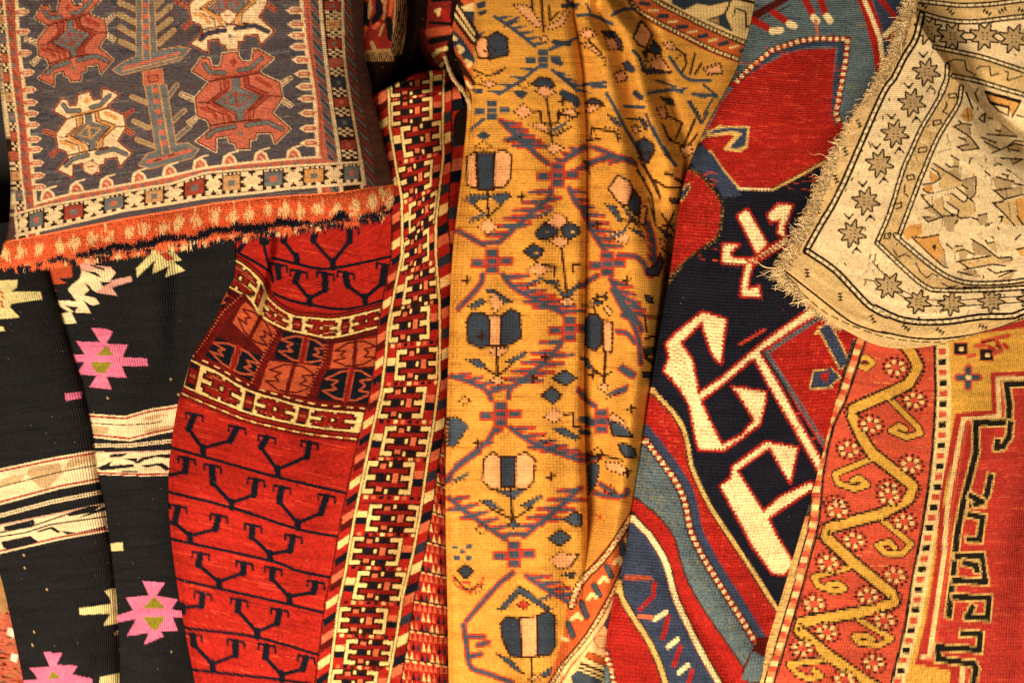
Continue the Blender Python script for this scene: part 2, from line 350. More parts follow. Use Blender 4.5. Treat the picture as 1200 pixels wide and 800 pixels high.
# ---------------------------------------------------------------- black kilim
k5 = Z(0, 330, 4); k3 = Z(0, 170, 4); k6 = Z(0, 600, 4); ks = Z(0, 460, 4.209)
KCREASE = [(40, 260), (52, 300), (62, 340), (80, 400), (96, 450), (106, 500), (112, 550), (122, 600), (130, 650), (135, 700), (138, 760), (140, 870)]
def paint_kilim():
    c = Cloth('black'); rs = rng_of(8)
    onleft = c.mask_poly([(-60, 240)] + [(x + 1.5, y) for x, y in KCREASE] + [(-60, 880)]); onright = ~onleft
    for k in range(160):
        x, y = rs.uniform(-30, 260), rs.uniform(280, 850); l = rs.uniform(10, 60); c.line([(x, y), (x + l, y - l * .12)], .8, 'black2')
    def star(z, txt, greens):
        c.part('star_motif'); c.poly(z(txt), 'pink')
        for g in greens: c.poly(z(g), 'green')
    c.clip = onright
    star(k5, '430,218 500,222 528,235 515,265 495,290 600,297 575,355 690,360 695,395 570,395 595,450 500,445 525,505 420,495 455,440 360,435 400,375 340,375 332,340 400,343 358,280 470,285', ('500,300 535,345 455,345', '425,375 530,380 490,430 450,425'))
    c.clip = onright
    star(k6, '668,322 775,330 735,390 835,408 805,455 900,470 900,498 810,490 835,555 750,555 770,580 675,620 700,565 595,580 640,500 550,515 545,485 625,460 590,400 700,390', ('725,395 775,450 670,450', '670,490 775,490 735,555 710,545'))
    c.clip = onleft
    star(k6, '205,655 292,660 265,715 365,718 340,760 435,780 435,830 360,840 380,900 280,890 300,960 200,950 230,890 130,900 180,830 110,830 105,790 180,780 140,730 235,725', ('245,740 285,775 225,785',))
    c.part('pink_bar'); c.poly(k5('305,525 385,515 385,545 310,560'), 'pink')
    c.part('serrated_motif')
    c.poly([(-20, 330), (21, 328), (20, 337), (13, 342), (48, 342), (50, 351), (13, 356), (12, 360), (22, 370), (23, 372), (-20, 376)], 'kgreen')
    for x, y in ((1, 342), (2, 347), (1, 353), (2, 358)): c.line([(x, y), (x + 2, y + 2)], 2.2, 'kcoral')
    c.poly([(-5, 382), (4, 383), (6, 388), (-5, 388)], 'kgreen')
    c.clip = onright
    c.part('serrated_motif')
    c.poly([(49, 318), (84, 306), (85, 325), (69, 327), (79, 332), (57, 334), (67, 341), (54, 342)], 'kcoral')
    c.poly([(93, 309), (111, 302), (113, 308), (110, 311), (130, 313), (136, 319), (129, 329), (154, 324), (155, 330), (131, 337), (138, 347), (112, 343), (94, 327), (118, 334), (96, 318)], 'kpink')
    c.poly([(82, 336), (95, 326), (105, 340), (117, 356), (108, 358), (98, 352), (107, 367), (84, 366), (90, 379), (70, 380), (66, 368), (82, 366), (63, 355), (62, 352), (90, 353), (80, 340)], 'kcream')
    c.poly([(96, 318), (130, 314), (136, 320), (129, 329), (112, 343), (94, 327)], 'kcream')
    c.line([(107, 311), (122, 316)], 2.2, 'black')
    for t in ([(98, 346), (124, 352), (107, 338)], [(84, 347), (70, 338), (94, 353)], [(97, 317), (120, 326), (113, 319)], [(112, 343), (100, 330), (104, 338)], [(88, 366), (76, 358), (92, 360)], [(120, 336), (132, 331), (118, 330)]): c.poly(t, 'black')
    c.part('serrated_motif')
    c.poly([(161, 292), (196, 283), (203, 294), (213, 305), (204, 307), (217, 317), (194, 325), (198, 312), (179, 321), (182, 305), (161, 325), (160, 315), (177, 297), (168, 297)], 'kgreen')
    c.poly([(187, 297), (196, 295), (205, 304), (196, 306)], 'kcoral')
    for t in ('513,148 575,140 578,180 517,183', '490,370 535,355 560,440 560,520 485,530 520,475 375,480 372,450 520,430 515,400', '470,770 555,757 560,840 465,840'):
        c.clip = onright if t[0] == '5' else onleft; c.part('serrated_motif'); c.poly(k6(t), 'kgreen')
    # bands
    def band(name, top, bot):
        c.part(name); c.poly(top + bot[::-1], 'kcream'); return top, bot
    def wav(pts, d): return [(x, y + d) for x, y in pts]
    c.clip = onleft
    L = ks('-120,405 0,380 260,325 465,290 600,270'); M = ks('-120,575 0,550 300,470 490,435 620,410')
    band('cream_band', L, M)
    for t in ('150,370 300,345 310,395 240,470 200,470 130,400', '0,430 60,410 130,400 100,440 0,460', '340,330 460,300 470,330 320,380'): c.poly(ks(t), 'ktan')
    c.line(wav(L, 0), 2.2, 'kcream'); c.line(wav(L, 2), 2.4, 'kred'); c.line(wav(M, -2.5), 2.4, 'kred'); c.line(wav(M, 0), 2, 'kcream')
    c.dashes(ks('-100,490 0,465 300,390 470,360 600,340'), 5, 4.2, 1.5, 'black', start=1)
    c.part('chain_line'); ch = ks('-100,635 0,607 250,540 500,490 600,470'); c.line(ch, 4.4, 'kcream'); c.dots(ch, 3.4, 2.2, 'black')
    P = ks('-100,675 0,650 300,590 510,545 620,525'); Q = ks('-100,815 0,787 300,718 525,678 640,655')
    band('figured_band', P, Q); c.line(wav(P, 1), 1.4, 'kpink'); c.line(wav(Q, -1.4), 2.2, 'kred'); c.line(wav(Q, .9), 1.6, 'kcream')
    for t in ('20,660 165,625 175,640 160,665 20,680', '330,595 440,560 500,555 460,590 340,610', '5,735 150,705 190,735 130,755 40,775 15,760', '380,620 520,560 525,580 440,605', '300,680 380,690 525,655 520,668 330,700', '180,680 260,660 300,685 290,695 250,672 190,690'): c.poly(ks(t), 'black')
    for t in ('0,710 130,690 250,650 520,612', '0,690 150,660', '170,655 330,600 360,590'): c.line(ks(t), 1.8, 'black')
    c.line(ks('0,718 130,698 250,658 520,620'), 1.2, 'kcream')
    c.clip = onright
    R = ks('380,105 430,108 620,120 740,85 890,62 1000,50'); S = ks('380,210 445,216 640,235 760,205 870,183 1000,170')
    band('cream_band', R, S)
    for t in ('430,160 540,170 530,205 440,200', '700,130 770,105 830,110 740,140', '700,190 800,165 860,160 860,175 740,205'): c.poly(ks(t), 'ktan')
    c.line(wav(R, 0), 2, 'kcream'); c.line(wav(R, 2), 2.2, 'kred'); c.line(wav(S, -2), 2.2, 'kred'); c.line(wav(S, .4), 1.8, 'kcream')
    c.line(ks('440,150 560,158 640,160 760,150 800,140'), 1.3, 'brown')
    c.part('chain_line'); ch = ks('400,262 455,262 650,260 870,236 980,225'); c.line(ch, 4.2, 'kcream'); c.dots(ch, 3.3, 2.1, 'black')
    P = ks('400,300 470,293 700,290 870,283 980,278'); Q = ks('420,405 490,405 700,412 850,410 980,405')
    band('figured_band', P, Q); c.line(wav(P, 1), 1.4, 'kpink'); c.line(wav(Q, -2), 2.2, 'kred')
    for t in ('545,305 640,298 600,318 540,320', '480,370 560,335 540,360 660,352 660,368 500,385', '610,325 680,325 670,345', '660,350 700,320 780,305 860,300 860,325 830,325 770,318 710,335 690,350', '690,360 800,345 850,380 820,385 780,360 720,370', '600,385 680,385 680,393 600,393'): c.poly(ks(t), 'black')
    c.cur = None; c.clip = None
    for x, y in ((200, 444), (126, 466), (209, 462), (137, 740), (139, 760), (135, 742), (201, 763), (28, 650), (29, 665), (55, 690), (40, 740), (38, 755)): c.line([(x, y), (x + .5, y + 1.2)], 1.6, 'ktan')
    return c
# ---------------------------------------------------------------- red pile rug with branching motifs and boxed border
r4 = Z(240, 170, 4); r7 = Z(190, 330, 4); r8 = Z(190, 470, 4); r9 = Z(190, 600, 4)
RY = [60, 115, 150, 200, 232, 275, 300, 345, 382, 420, 460, 495, 537, 610, 670, 707, 775, 860]
RL = [455, 456, 457, 465, 471, 472, 471, 462, 455, 452, 447, 439, 430, 415, 405, 397, 389, 378]
RRy = [60, 100, 162, 182, 225, 262, 300, 350, 400, 445, 500, 549, 601, 650, 699, 744, 796, 860]
RR = [522, 520, 519, 520, 515, 511, 511, 515, 516, 515, 508, 500, 493, 484, 472, 465, 456, 445]
def rxl(y): return float(np.interp(y, RY, RL))
def rxr(y): return float(np.interp(y, RRy, RR))
def rtilt(y): return float(np.interp(y, [100, 180, 260, 330, 420, 520, 800], [-8, -12, -26, -14, -4, 2, 3]))
def rborder(u, y): return (rxl(y) * (1 - u) + rxr(y) * u, y + rtilt(y) * (u - .5))
BOX = ['ccccbbbbcbbbbcccc', 'ccccbPPbcbNNbcccc', 'cbbbbPPbbbNNbbbbc', 'cbRRRRRRRRRRRRRbc', 'cbRRRRRRRRRRRRRbc', 'cbbbbNNbbbPPbbbbc', 'ccccbNNbcbPPbcccc', 'ccccbNNbcbPPbcccc', 'cbbbbNNbbbPPbbbbc', 'cbRRRRRRRRRRRRRbc', 'cbRRRRRRRRRRRRRbc', 'cbbbbPPbbbNNbbbbc', 'ccccbPPbcbNNbcccc', 'ccccbbbbcbbbbcccc']
HASH = ['ccccbbbbcbbbbcccc', 'cbbbbRRbcbRRbbbbc', 'cbRRRRRRbRRRRRRbc', 'bbRRRRRRRRRRRRRbb', 'bRRRRRRRRRRRRRRRb', 'bbbbbRRbbbRRbbbbb', 'ccccbRRbcbRRbcccc', 'ccccbRRbcbRRbcccc', 'bbbbbRRbbbRRbbbbb', 'bRRRRRRRRRRRRRRRb', 'bbRRRRRRRRRRRRRbb', 'cbRRRRRRbRRRRRRbc', 'cbbbbRRbcbRRbbbbc', 'ccccbbbbcbbbbcccc']
def paint_red():
    c = Cloth('red'); rs = rng_of(11)
    for k in range(500):
        x, y = rs.uniform(190, 460), rs.uniform(260, 850); l = rs.uniform(8, 40); c.line([(x, y), (x + l, y + l * .22)], 1.0, 'redD' if k % 3 else 'nredL')
    def tree(z, txt, tops=(1, 1)):
        pts = [z(t)[0] if t != '-' else None for t in txt.split()]
        base, lv, lt, rv, rt = pts
        c.part('branching_motif')
        wv = 3.6
        c.line([(base[0], base[1] - 8), (base[0] + 1, base[1])], 7.5, 'navy')
        for v, t in ((lv, lt), (rv, rt)):
            if v is None: continue
            c.line([(base[0], base[1] - 6), v], 4.6, 'navy')
            if t is None: continue
            c.line([v, (t[0], t[1] + 2)], 8.2, 'navy')
            c.line([(t[0] - 7, t[1] - 1), (t[0] + 8, t[1] + 2)], 3.2, 'navy')
            for dx in (-9, 10): c.line([(t[0] + dx, t[1] + dx * .2), (t[0] + dx * 1.05, t[1] + 7 + dx * .2)], 2.8, 'navy')
    LN = [(r8, '40,215 70,225 300,290 480,340 640,380 860,430'), (r8, '20,420 50,430 330,500 640,600 860,640'), (r9, '20,118 60,130 500,225 640,275 800,308'),
          (r9, '60,308 100,320 590,430 775,475'), (r9, '90,535 130,545 440,585 735,668'), (r9, '130,730 170,740 560,785 700,805'),
          (r4, '150,500 300,590 320,640'), (r4, '320,530 400,550 540,580 640,572 890,520'), (r4, '310,690 400,728 500,750 640,770 760,752 870,715')]
    for z, t in LN: c.line(smooth(z(t)), 3.6, 'navy')
    for z, t in ((r8, '190,245 125,130 150,60 320,185 350,120'), (r8, '540,345 465,215 490,165 680,260 690,190'), (r8, '325,500 240,385 235,300 430,440 440,365'),
                 (r8, '635,595 550,470 560,400 745,525 770,440'), (r8, '130,655 60,570 75,490 250,600 265,535'), (r8, '505,740 420,635 425,580 600,700 615,630'),
                 (r9, '265,350 170,245 180,190 380,285 385,235'), (r9, '595,420 515,310 520,260 710,375 720,325'), (r9, '445,585 355,460 360,408 540,520 550,455'),
                 (r9, '235,735 150,620 145,570 345,670 345,600'), (r9, '560,785 485,680 490,620 660,735 675,675'), (r8, '20,375 - - 110,330 115,265'),
                 (r9, '95,470 - - 185,440 190,378'), (r4, '600,575 510,450 520,380 680,450 680,380'), (r4, '430,550 370,450 380,380 - -'), (r4, '490,745 425,640 440,590 565,680 565,600'),
                 (r4, '750,742 670,660 660,597 830,650 845,560'), (r4, '345,620 - - 345,580 345,560'), (r9, '30,130 - - -20,60 -20,0')):
        tree(z, t)
    c.cur = None
    c.line(r4('270,440 300,560 310,600'), 4, 'navy'); c.poly(r4('250,430 310,440 300,470 260,470'), 'navy'); c.line(r4('230,400 160,495'), 6, 'navy')
    # cross panel
    upA = smooth([(250, 282), (266, 298), (287, 310), (308, 330), (317, 350), (340, 367), (365, 371), (397, 372), (450, 360)]); loA = smooth([(238, 312), (257, 331), (274, 341), (293, 353), (306, 372), (334, 387), (362, 393), (392, 397), (450, 383)])
    upB = smooth(r7('80,320 150,368 260,420 400,500 540,545 720,590 960,612')); loB = smooth(r7('60,450 110,500 250,560 400,620 560,660 720,690 930,712'))
    c.part('figured_panel')
    c.poly(offs(upA, -6) + [(452, 372)] + offs(loB, 12)[::-1] + [(190, 420)], 'redD')  # darker red ground paints in the shade over this panel
    for d, col, w in ((5, 'rbrown', 1.5), (9, 'rbrown', 1.5)):
        c.line(offs(loB, d), w, col)
    c.dashes(offs(loB, 7), 17, 7, 1.8, 'rcream', start=4); c.dashes(offs(loB, 7), 17, 5, 1.8, 'rpink', start=14)
    c.line(offs(upA, -4), 1.4, 'rbrown')
    def curveband(up, lo):
        U = np.array(up); Lw = np.array(lo); su = np.linspace(0, 1, len(U)); sl = np.linspace(0, 1, len(Lw))
        def arc(P):
            s = np.r_[0, np.cumsum(np.hypot(*np.diff(P, axis=0).T))]; return s / s[-1]
        au, al = arc(U), arc(Lw)
        def f(u, v):
            a = (np.interp(u, au, U[:, 0]), np.interp(u, au, U[:, 1])); b = (np.interp(u, al, Lw[:, 0]), np.interp(u, al, Lw[:, 1]))
            return (a[0] * (1 - v) + b[0] * v, a[1] * (1 - v) + b[1] * v)
        return f
    hm = {'c': 'rcream', 'R': 'redD', 'b': 'rbrown'}
    def boxes(up, lo, spans):
        f = curveband(up, lo)
        c.poly(up + lo[::-1], 'rcream')
        for kind, a, b in spans:
            if kind == 'H': 
                c.part('boxed_motif'); c.stamp(f, HASH, hm, a, .06, b, .94); c.cur = panel
            else:
                c.cell(f, a, .05, b, .95, 'wine'); 
                for q, cl in ((.12, 'navy'), (.3, 'redD'), (.45, 'rorange'), (.62, 'redD'), (.78, 'navy')): c.cell(f, a + (b - a) * .2, q, b - (b - a) * .2, q + .12, cl)
        c.line(up, 1.6, 'rbrown'); c.line(lo, 1.6, 'rbrown'); c.line(offs(up, 2), 1.4, 'rcream'); c.line(offs(lo, -2), 1.4, 'rcream')
    panel = c.cur
    boxes(upA, loA, [('S', .0, .08), ('H', .1, .3), ('S', .31, .35), ('H', .38, .53), ('S', .545, .595), ('H', .61, .77), ('S', .785, .83), ('H', .84, .985)])
    boxes(upB, loB, [('S', .07, .13), ('H', .15, .37), ('S', .385, .44), ('H', .45, .65), ('S', .665, .72), ('H', .73, .96)])
    # two rows of squares
    def square(a, b, cc, d, bg, ln):
        c.part('panel_square')
        qd = np.array([r7(t)[0] for t in (a, b, cc, d)]); qd = qd.mean(0) + (qd - qd.mean(0)) * 1.09; f = quad(*[tuple(v) for v in qd])
        c.cell(f, 0, 0, 1, 1, bg)
        P = lambda pts: [f(u, v) for u, v in pts]
        zz = [(.5, .05), (.32, .07), (.06, .3), (.3, .36), (.2, .5), (.3, .64), (.06, .7), (.32, .93), (.5, .95)]
        for s in (1, -1):
            c.line(P([(.5 + (u - .5) * s, v) for u, v in zz]), 2.2, ln)
        c.line(P([(.5, .02), (.5, .98)]), 5.6 if ln != 'wine' else 5, ln if ln == 'wine' else 'redD')
        if ln != 'wine':
            c.line(P([(.46, .02), (.46, .98)]), 1.2, ln); c.line(P([(.56, .02), (.56, .98)]), 1.2, ln)
        c.cur = panel
    c.poly(loA + upB[::-1], 'wine')
    c.line(offs(loA, 5), 1.4, 'rbrown'); c.line(offs(loA, 8), 1.6, 'redD'); c.line(offs(upB, -6), 1.6, 'redD'); c.dashes(offs(upB, -4), 15, 6, 1.5, 'rcream')
    for q in (('390,100', '535,235', '485,330', '340,195', 'rorange', 'wine'), ('555,235', '792,290', '765,392', '540,360', 'navy', 'rorange'), ('810,295', '1008,268', '1003,390', '795,402', 'rorange', 'wine'),
              ('235,255', '480,362', '435,472', '215,350', 'navy', 'rorange'), ('510,378', '732,402', '698,535', '470,500', 'rorange', 'wine'), ('770,422', '1003,410', '985,568', '740,545', 'navy', 'rorange'),
              ('250,10', '320,50', '285,120', '225,80', 'navy', 'rorange'), ('225,150', '300,170', '270,210', '190,230', 'rorange', 'wine')):
        square(*q)
    for t in ('380,80 300,150 225,270 170,350', '545,250 500,330 460,420 430,490', '785,300 770,380 730,450 700,530'):
        ln = r7(t); c.line(ln, 11, 'wine')
        for o in (-4, -1.5, 1.5, 4): c.dots(offs(ln, o), 4, 1.8, ['redD', 'rcream', 'redD', 'rpink'][int((o + 4) / 2.6)], start=(o * 3) % 4)
    # border
    c.part('border')
    yy = np.arange(60, 861, 5.0)
    inner = [(rxl(y) - float(np.interp(y, [60, 330, 420, 520, 860], [14, 12, 12, 15, 17])), y) for y in yy]; outer = [(rxr(y) + float(np.interp(y, [60, 182, 250, 300, 400, 500, 860], [10, 10, 13, 18, 14, 13, 15])), y) for y in yy]
    c.poly(inner + [(600, 860), (600, 60)], 'red')
    def blocks(fa, fb, cols, step, slant, y0=60):
        for k, y in enumerate(np.arange(y0, 860, step)):
            xa, xb = fa(y), fb(y); d = slant * (xb - xa)
            if cols[k % len(cols)]: c.poly([(xa, y + d), (xb, y - d), (xb, y + step - d), (xa, y + step + d)], cols[k % len(cols)])
    fi = lambda y: float(np.interp(y, yy, [p[0] for p in inner])); fo = lambda y: float(np.interp(y, yy, [p[0] for p in outer]))
    blocks(fi, rxl, ['red', 'rcream', 'red', 'navy', 'redD', 'rpink', 'wine'], 10, .35)
    blocks(rxr, fo, ['red', 'rcream', 'redD', 'navy', 'rpink', 'red', 'rslate'], 12, .25)
    blocks(fo, lambda y: 545, ['redD', 'rslate', 'red', 'rpink', 'navy', 'red'], 14, .1)
    # saw-tooth outer stripe, widening downwards
    for k, y in enumerate(np.arange(500, 860, 11.5)):
        xa = fo(y) + 1
        n = max(1, int((526 - xa) / 6))
        c.poly([(xa, y - 4), (530, y + 3), (530, y + 14.5), (xa, y + 7.5)], 'red')
        for i in range(n + 1):
            x = xa + i * 6; q = y + 7 * (x - xa) / max(8, 530 - xa)
            c.poly([(x - 2.6, q + 9), (x + 2.6, q + 9), (x, q - 3)], ['rcream', 'rslate', 'rpink', 'rcream', 'navy'][(i * 2 + k) % 5 if k % 3 else 2])
        if k % 3 == 0: c.line([(xa, y - 4), (530, y + 4)], 2, 'rbrown'); c.dashes([(xa, y - 2), (530, y + 6)], 9, 4, 2, 'rcream')
    c.line(outer, 1.6, 'rbrown'); c.line(inner, 1.6, 'rbrown')
    c.poly([(rxl(y), y) for y in yy] + [(rxr(y), y) for y in yy[::-1]], 'redD')
    ctr = [98, 130, 164, 208, 250, 292, 337, 380, 427, 472, 517, 560, 607, 646, 686, 727, 764, 800, 836]
    bm = {'c': 'rcream', 'R': 'redD', 'N': 'navy', 'P': 'rpink', 'b': 'rbrown', 'K': 'rbrown'}
    bd = c.cur
    for k, y in enumerate(ctr):
        g = (ctr[k + 1] - y) if k + 1 < len(ctr) else 38
        rt = (k % 2 == 0)
        a, b = (.015, .8) if not rt else (.2, .985)
        if k == 1 or k == 0: a, b = .015, .8
        if k == 2: a, b = .2, .985
        h = .40 * g
        # angular key pattern beside each box
        q0, q1 = (b, .98) if a < .1 else (.02, a)
        for i, cl in enumerate(('red', 'rpink' if k % 2 else 'rcream', 'navy', 'red')): c.cell(rborder, q0, y - h + i * h / 2, q1, y - h + (i + 1) * h / 2, cl)
        c.cell(rborder, .02, y + h, .98, y + h + .22 * g, 'red' if k not in (6, 4) else 'rbrown')
        for i, u in enumerate(np.arange(.08, .95, .12)): c.cell(rborder, u, y + h + .05 * g, u + .07, y + h + .14 * g, ['rpink', 'navy', 'wine', 'rcream'][(i + k) % 4])
        c.line([rborder(a, y + h + 1), rborder(b, y + h + 1)], 1.4, 'rbrown'); c.line([rborder(a, y - h - 1), rborder(b, y - h - 1)], 1.4, 'rbrown')
        c.part('boxed_motif')
        c.cell(rborder, a - .015, y - h - 1.4, b + .015, y + h + 1.4, 'rbrown'); c.cell(rborder, a, y - h, b, y + h, 'rcream')
        c.stamp(rborder, BOX, bm, a + .005, y - h, b - .005, y + h)
        c.cur = bd
    for fn in (rxl, rxr):
        ln = [(fn(y), y) for y in yy]; c.line(ln, 4.6, 'rbrown'); c.line(ln, 2.5, 'rcream')
    return c

# ---------------------------------------------------------------- gold rug with flower lattice
g5 = Z(520, 0, 4); g6 = Z(520, 180, 4); g7 = Z(500, 350, 4); g8 = Z(500, 530, 2.963); ga = Z(650, 0, 4); gb = Z(680, 180, 5); gc = Z(670, 340, 5); gd = Z(670, 480, 5); ge = Z(640, 600, 4); dk = Z(400, 0, 6.667)
def paint_gold():
    c = Cloth('gold'); rs = rng_of(21)
    for k in range(260):
        x, y = rs.uniform(520, 860), rs.uniform(-40, 850); l = rs.uniform(10, 50); c.line([(x, y), (x + l, y)], .9, 'goldD')
    fld = 0
    def arms(lst, red=True):
        sl = []
        for z, t, spk in lst:
            p = smooth(z(t), 5); sl.append((p, 4.2, None))
            if spk:
                side, ln, ang, step = spk; ln *= 1.15
                for x, y, dx, dy in c.walk(p, step * 1.3, 4):
                    a = math.radians(ang); e = (x + side * ln * math.cos(a), y - ln * math.sin(a))
                    sl.append(([(x, y), ((x * .4 + e[0] * .6), y * .4 + e[1] * .6)], 3.8, 0)); sl.append(([(x, y), e], 1.8, 0))
        if red:
            for p, w, _ in sl: c.line(p, w + 3.6, 'gred')
        for p, w, _ in sl: c.line(p, w, 'slate')
    top = [(g5, '240,80 330,140 430,220', (1, 15, 8, 8)), (g5, '440,320 350,390 260,445', (-1, 14, 6, 12)), (g5, '500,235 600,195', (1, 10, 30, 8)), (g5, '510,330 560,370 630,430', (1, 16, -14, 8)), (g5, '190,560 130,610', None)]
    arms(top, False)
    arms([(g5, '270,570 370,670 490,770', (-1, 0, 0, 50)), (g5, '270,570 350,640 420,690', (1, 17, -3, 8)), (g5, '340,650 420,710', (-1, 14, 2, 9)), (g5, '570,750 650,700', (1, 12, 25, 8)),
          (g6, '505,165 490,215 380,310 260,420', (-1, 22, -2, 11)), (g6, '490,215 380,310 320,360', (1, 16, 12, 12)), (g6, '590,165 620,230 655,265', (1, 14, -4, 8)), (g6, '70,365 190,430', None),
          (g6, '185,570 170,620 70,730', None), (g6, '280,570 330,630 440,690 560,750', (1, 24, 4, 10)), (g6, '440,690 500,725', (-1, 16, 0, 9)),
          (g7, '640,190 615,235 500,345 400,420 385,465', (-1, 22, -2, 12)), (g7, '600,260 480,365 430,400', (1, 22, 3, 12)), (g7, '120,365 200,390 280,430 305,475', (1, 16, 12, 11)),
          (g7, '325,610 270,685 140,785', (1, 8, 10, 14)), (g7, '395,605 440,640 530,690 720,760', (1, 22, 6, 11)), (g7, '520,690 640,725', (-1, 12, -4, 12)),
          (g8, '75,100 100,60 180,0', None), (g8, '535,125 450,200 340,292', (-1, 20, -3, 12)), (g8, '500,160 400,250', (1, 18, 2, 13)), (g8, '80,160 170,230 275,302', (1, 17, 12, 11)), (g8, '110,190 200,250', (-1, 12, -5, 13)),
          (g8, '300,420 240,470 140,585', None), (g8, '350,430 400,465 495,520', (1, 22, 6, 10)), (g8, '130,600 140,670 155,745 220,770 300,800', None), (g8, '150,640 200,640', None), (g8, '180,670 215,660', None), (g8, '150,710 190,700', None),
          # right panel
          (ga, '30,770 90,720 140,690', (-1, 8, 20, 8)), (ga, '140,790 220,745 300,740 350,750', (-1, 16, -18, 12)), (ga, '200,700 290,735 380,770', (-1, 10, 20, 10)),
          (g6, '655,275 700,370 760,460', (1, 20, -2, 8)), (g6, '640,625 720,575', None), (g6, '785,590 830,680 900,770', (1, 20, -14, 8)), (g6, '820,480 900,485 940,520 960,570 1000,560 1010,500', None), (g6, '960,330 985,420 990,540', (-1, 9, 50, 8)),
          (gc, '240,0 300,110 360,200 395,300 405,430', None), (gc, '250,10 320,50 390,100', None), (gc, '290,90 400,210', None), (gc, '300,150 390,190 410,240', None), (gc, '270,245 330,260 370,310', None),
          (g7, '715,430 740,470 790,505', None), (gd, '140,490 200,505 270,510 320,500 325,470', None), (gd, '170,440 260,495', None)])
    arms([(ga, '270,75 330,45 390,48', None), (ga, '110,75 180,75 270,115', None), (ga, '440,440 540,425 600,432', (1, 10, 18, 12)), (ga, '130,400 240,390', None), (ga, '180,410 240,410', None), (ga, '650,445 760,450', (1, 10, -20, 12)),
          (ga, '330,500 420,505', None), (ga, '245,440 290,520 330,600 400,720', None), (ga, '460,600 510,700 570,780', None), (ga, '540,270 620,370 730,380', None), (ga, '630,480 690,580', None)], False)
    def dotline(p, w=2.9, st=5.0, col='gbrown'): c.dots(p, st, 2.9, col)
    def cross(pts, red=True):
        cx, cy, ax, ay = pts
        q = [(0, -10), (0, 0), (0, 9.5), (-17, 1.5), (17, -.5)]
        if red:
            for a, b in q: c.poly([(cx + a * ax - 8.4, cy + b * ay - 5.4), (cx + a * ax + 8.4, cy + b * ay - 5.4), (cx + a * ax + 8.4, cy + b * ay + 5.4), (cx + a * ax - 8.4, cy + b * ay + 5.4)], 'gred')
        for a, b in q:
            a *= ax; b *= ay
            c.poly([(cx + a - 6, cy + b - 3.6), (cx + a + 6, cy + b - 3.6), (cx + a + 6, cy + b + 3.6), (cx + a - 6, cy + b + 3.6)], 'slate')
    for n in ((654, 206, 1, 1), (577, 307, 1, 1), (587, 486, 1, 1), (668, 386, 1, 1), (603, 650, 1, 1.1)):
        c.part('lattice_node'); cross(n)
    c.part('lattice_node'); cross((637, 70, .85, .8), False); cross((577, 130, .85, .8), False)
    for n in ((712, 310, .8, 1), (705, 494, .75, 1)): c.part('lattice_node'); cross(n)
    c.cur = None
    c.poly(gc('270,465 300,440 380,490 360,520 330,510'), 'slate', out='gred', ow=1.6); c.poly(gc('230,600 330,560 320,600 250,620'), 'slate', out='gred', ow=1.6)
    # flowers: petals are (zoom text, dye)
    def flower(z, petals, extra=(), name='flower_motif'):
        c.part(name)
        for t, col in petals:
            p = z(t); c.poly(p, col); c.line(p + p[:1], 2.0, 'gbrown'); c.dots(p + p[:1], 5, 3.4, 'gbrown')
        for l in extra: l(z)
        c.cur = None
    def stem(t, w=2.8): return lambda z: c.line(z(t), max(w, 2.5) + .3, 'gbrown')
    def leaf(t, col='slate'): return lambda z: (c.poly(z(t), col), dotline(z(t) + z(t)[:1], 2.0))
    def dia(t, col='gpink'): return lambda z: (c.poly(z(t), col), dotline(z(t) + z(t)[:1], 2.0))
    flower(g6, [('110,20 150,-10 160,170 110,150', 'gpink'), ('240,-5 285,-15 320,10 315,120 285,160 235,165', 'gpink'), ('158,0 235,0 235,175 165,175', 'gnavy')],
           (stem('207,180 210,300'), leaf('95,220 130,195 205,195 205,220 160,215 150,250'), leaf('215,200 300,185 320,200 270,245 230,215'), dia('165,345 210,305 255,345 212,380', 'gpink'), stem('150,250 210,300 270,245', 1.6)))
    flower(g5, [('155,175 210,180 215,275 170,275 150,230', 'gpink'), ('205,180 250,150 300,180 305,260 215,280', 'gnavy')], (leaf('145,330 210,360 290,320 260,350 200,358', 'gnavy'), dia('180,400 215,380 250,395 215,415')))
    c.poly(g5('150,640 190,615 225,640 190,660'), 'gnavy'); c.poly(g5('135,415 185,420 185,445 140,440'), 'gnavy'); dotline(g5('150,690 190,665 230,690 190,710 150,690'))
    c.poly(g5('150,20 200,5 200,35 165,45'), 'gnavy'); c.poly(g5('160,60 205,45 205,65 170,80'), 'gnavy'); c.poly(g5('155,160 200,150 170,180'), 'gnavy')
    flower(g5, [('415,395 450,365 500,370 525,410 490,415 440,410', 'gnavy')], (dia('430,430 470,405 530,435 480,462'), stem('483,465 500,570 510,670', 2.4), stem('400,530 455,525 460,580 505,585', 2.2), stem('535,530 540,580 505,585', 2.2), leaf('330,525 375,490 420,530 370,560', 'gpink'), leaf('545,530 600,510 640,540 580,560', 'gpink'),
                leaf('440,600 510,640 600,595 540,640 500,635', 'gnavy'), dia('480,695 515,670 565,695 520,730'), leaf('400,585 470,580 505,625 450,610', 'gpink')))
    c.poly(g5('325,430 370,425 400,440 370,470 345,455'), 'gnavy'); c.poly(g5('555,440 600,445 630,465 610,490 570,475'), 'gnavy')
    flower(g5, [], (stem('415,0 425,100', 2.4), stem('460,0 470,150', 2.8), stem('495,30 500,100 540,60', 2.4), leaf('330,25 400,30 465,120 440,135 370,70', 'gpink'), leaf('480,125 540,100 580,40 590,60 560,120 500,145', 'gpink'), dia('455,185 475,165 495,185 475,200')))
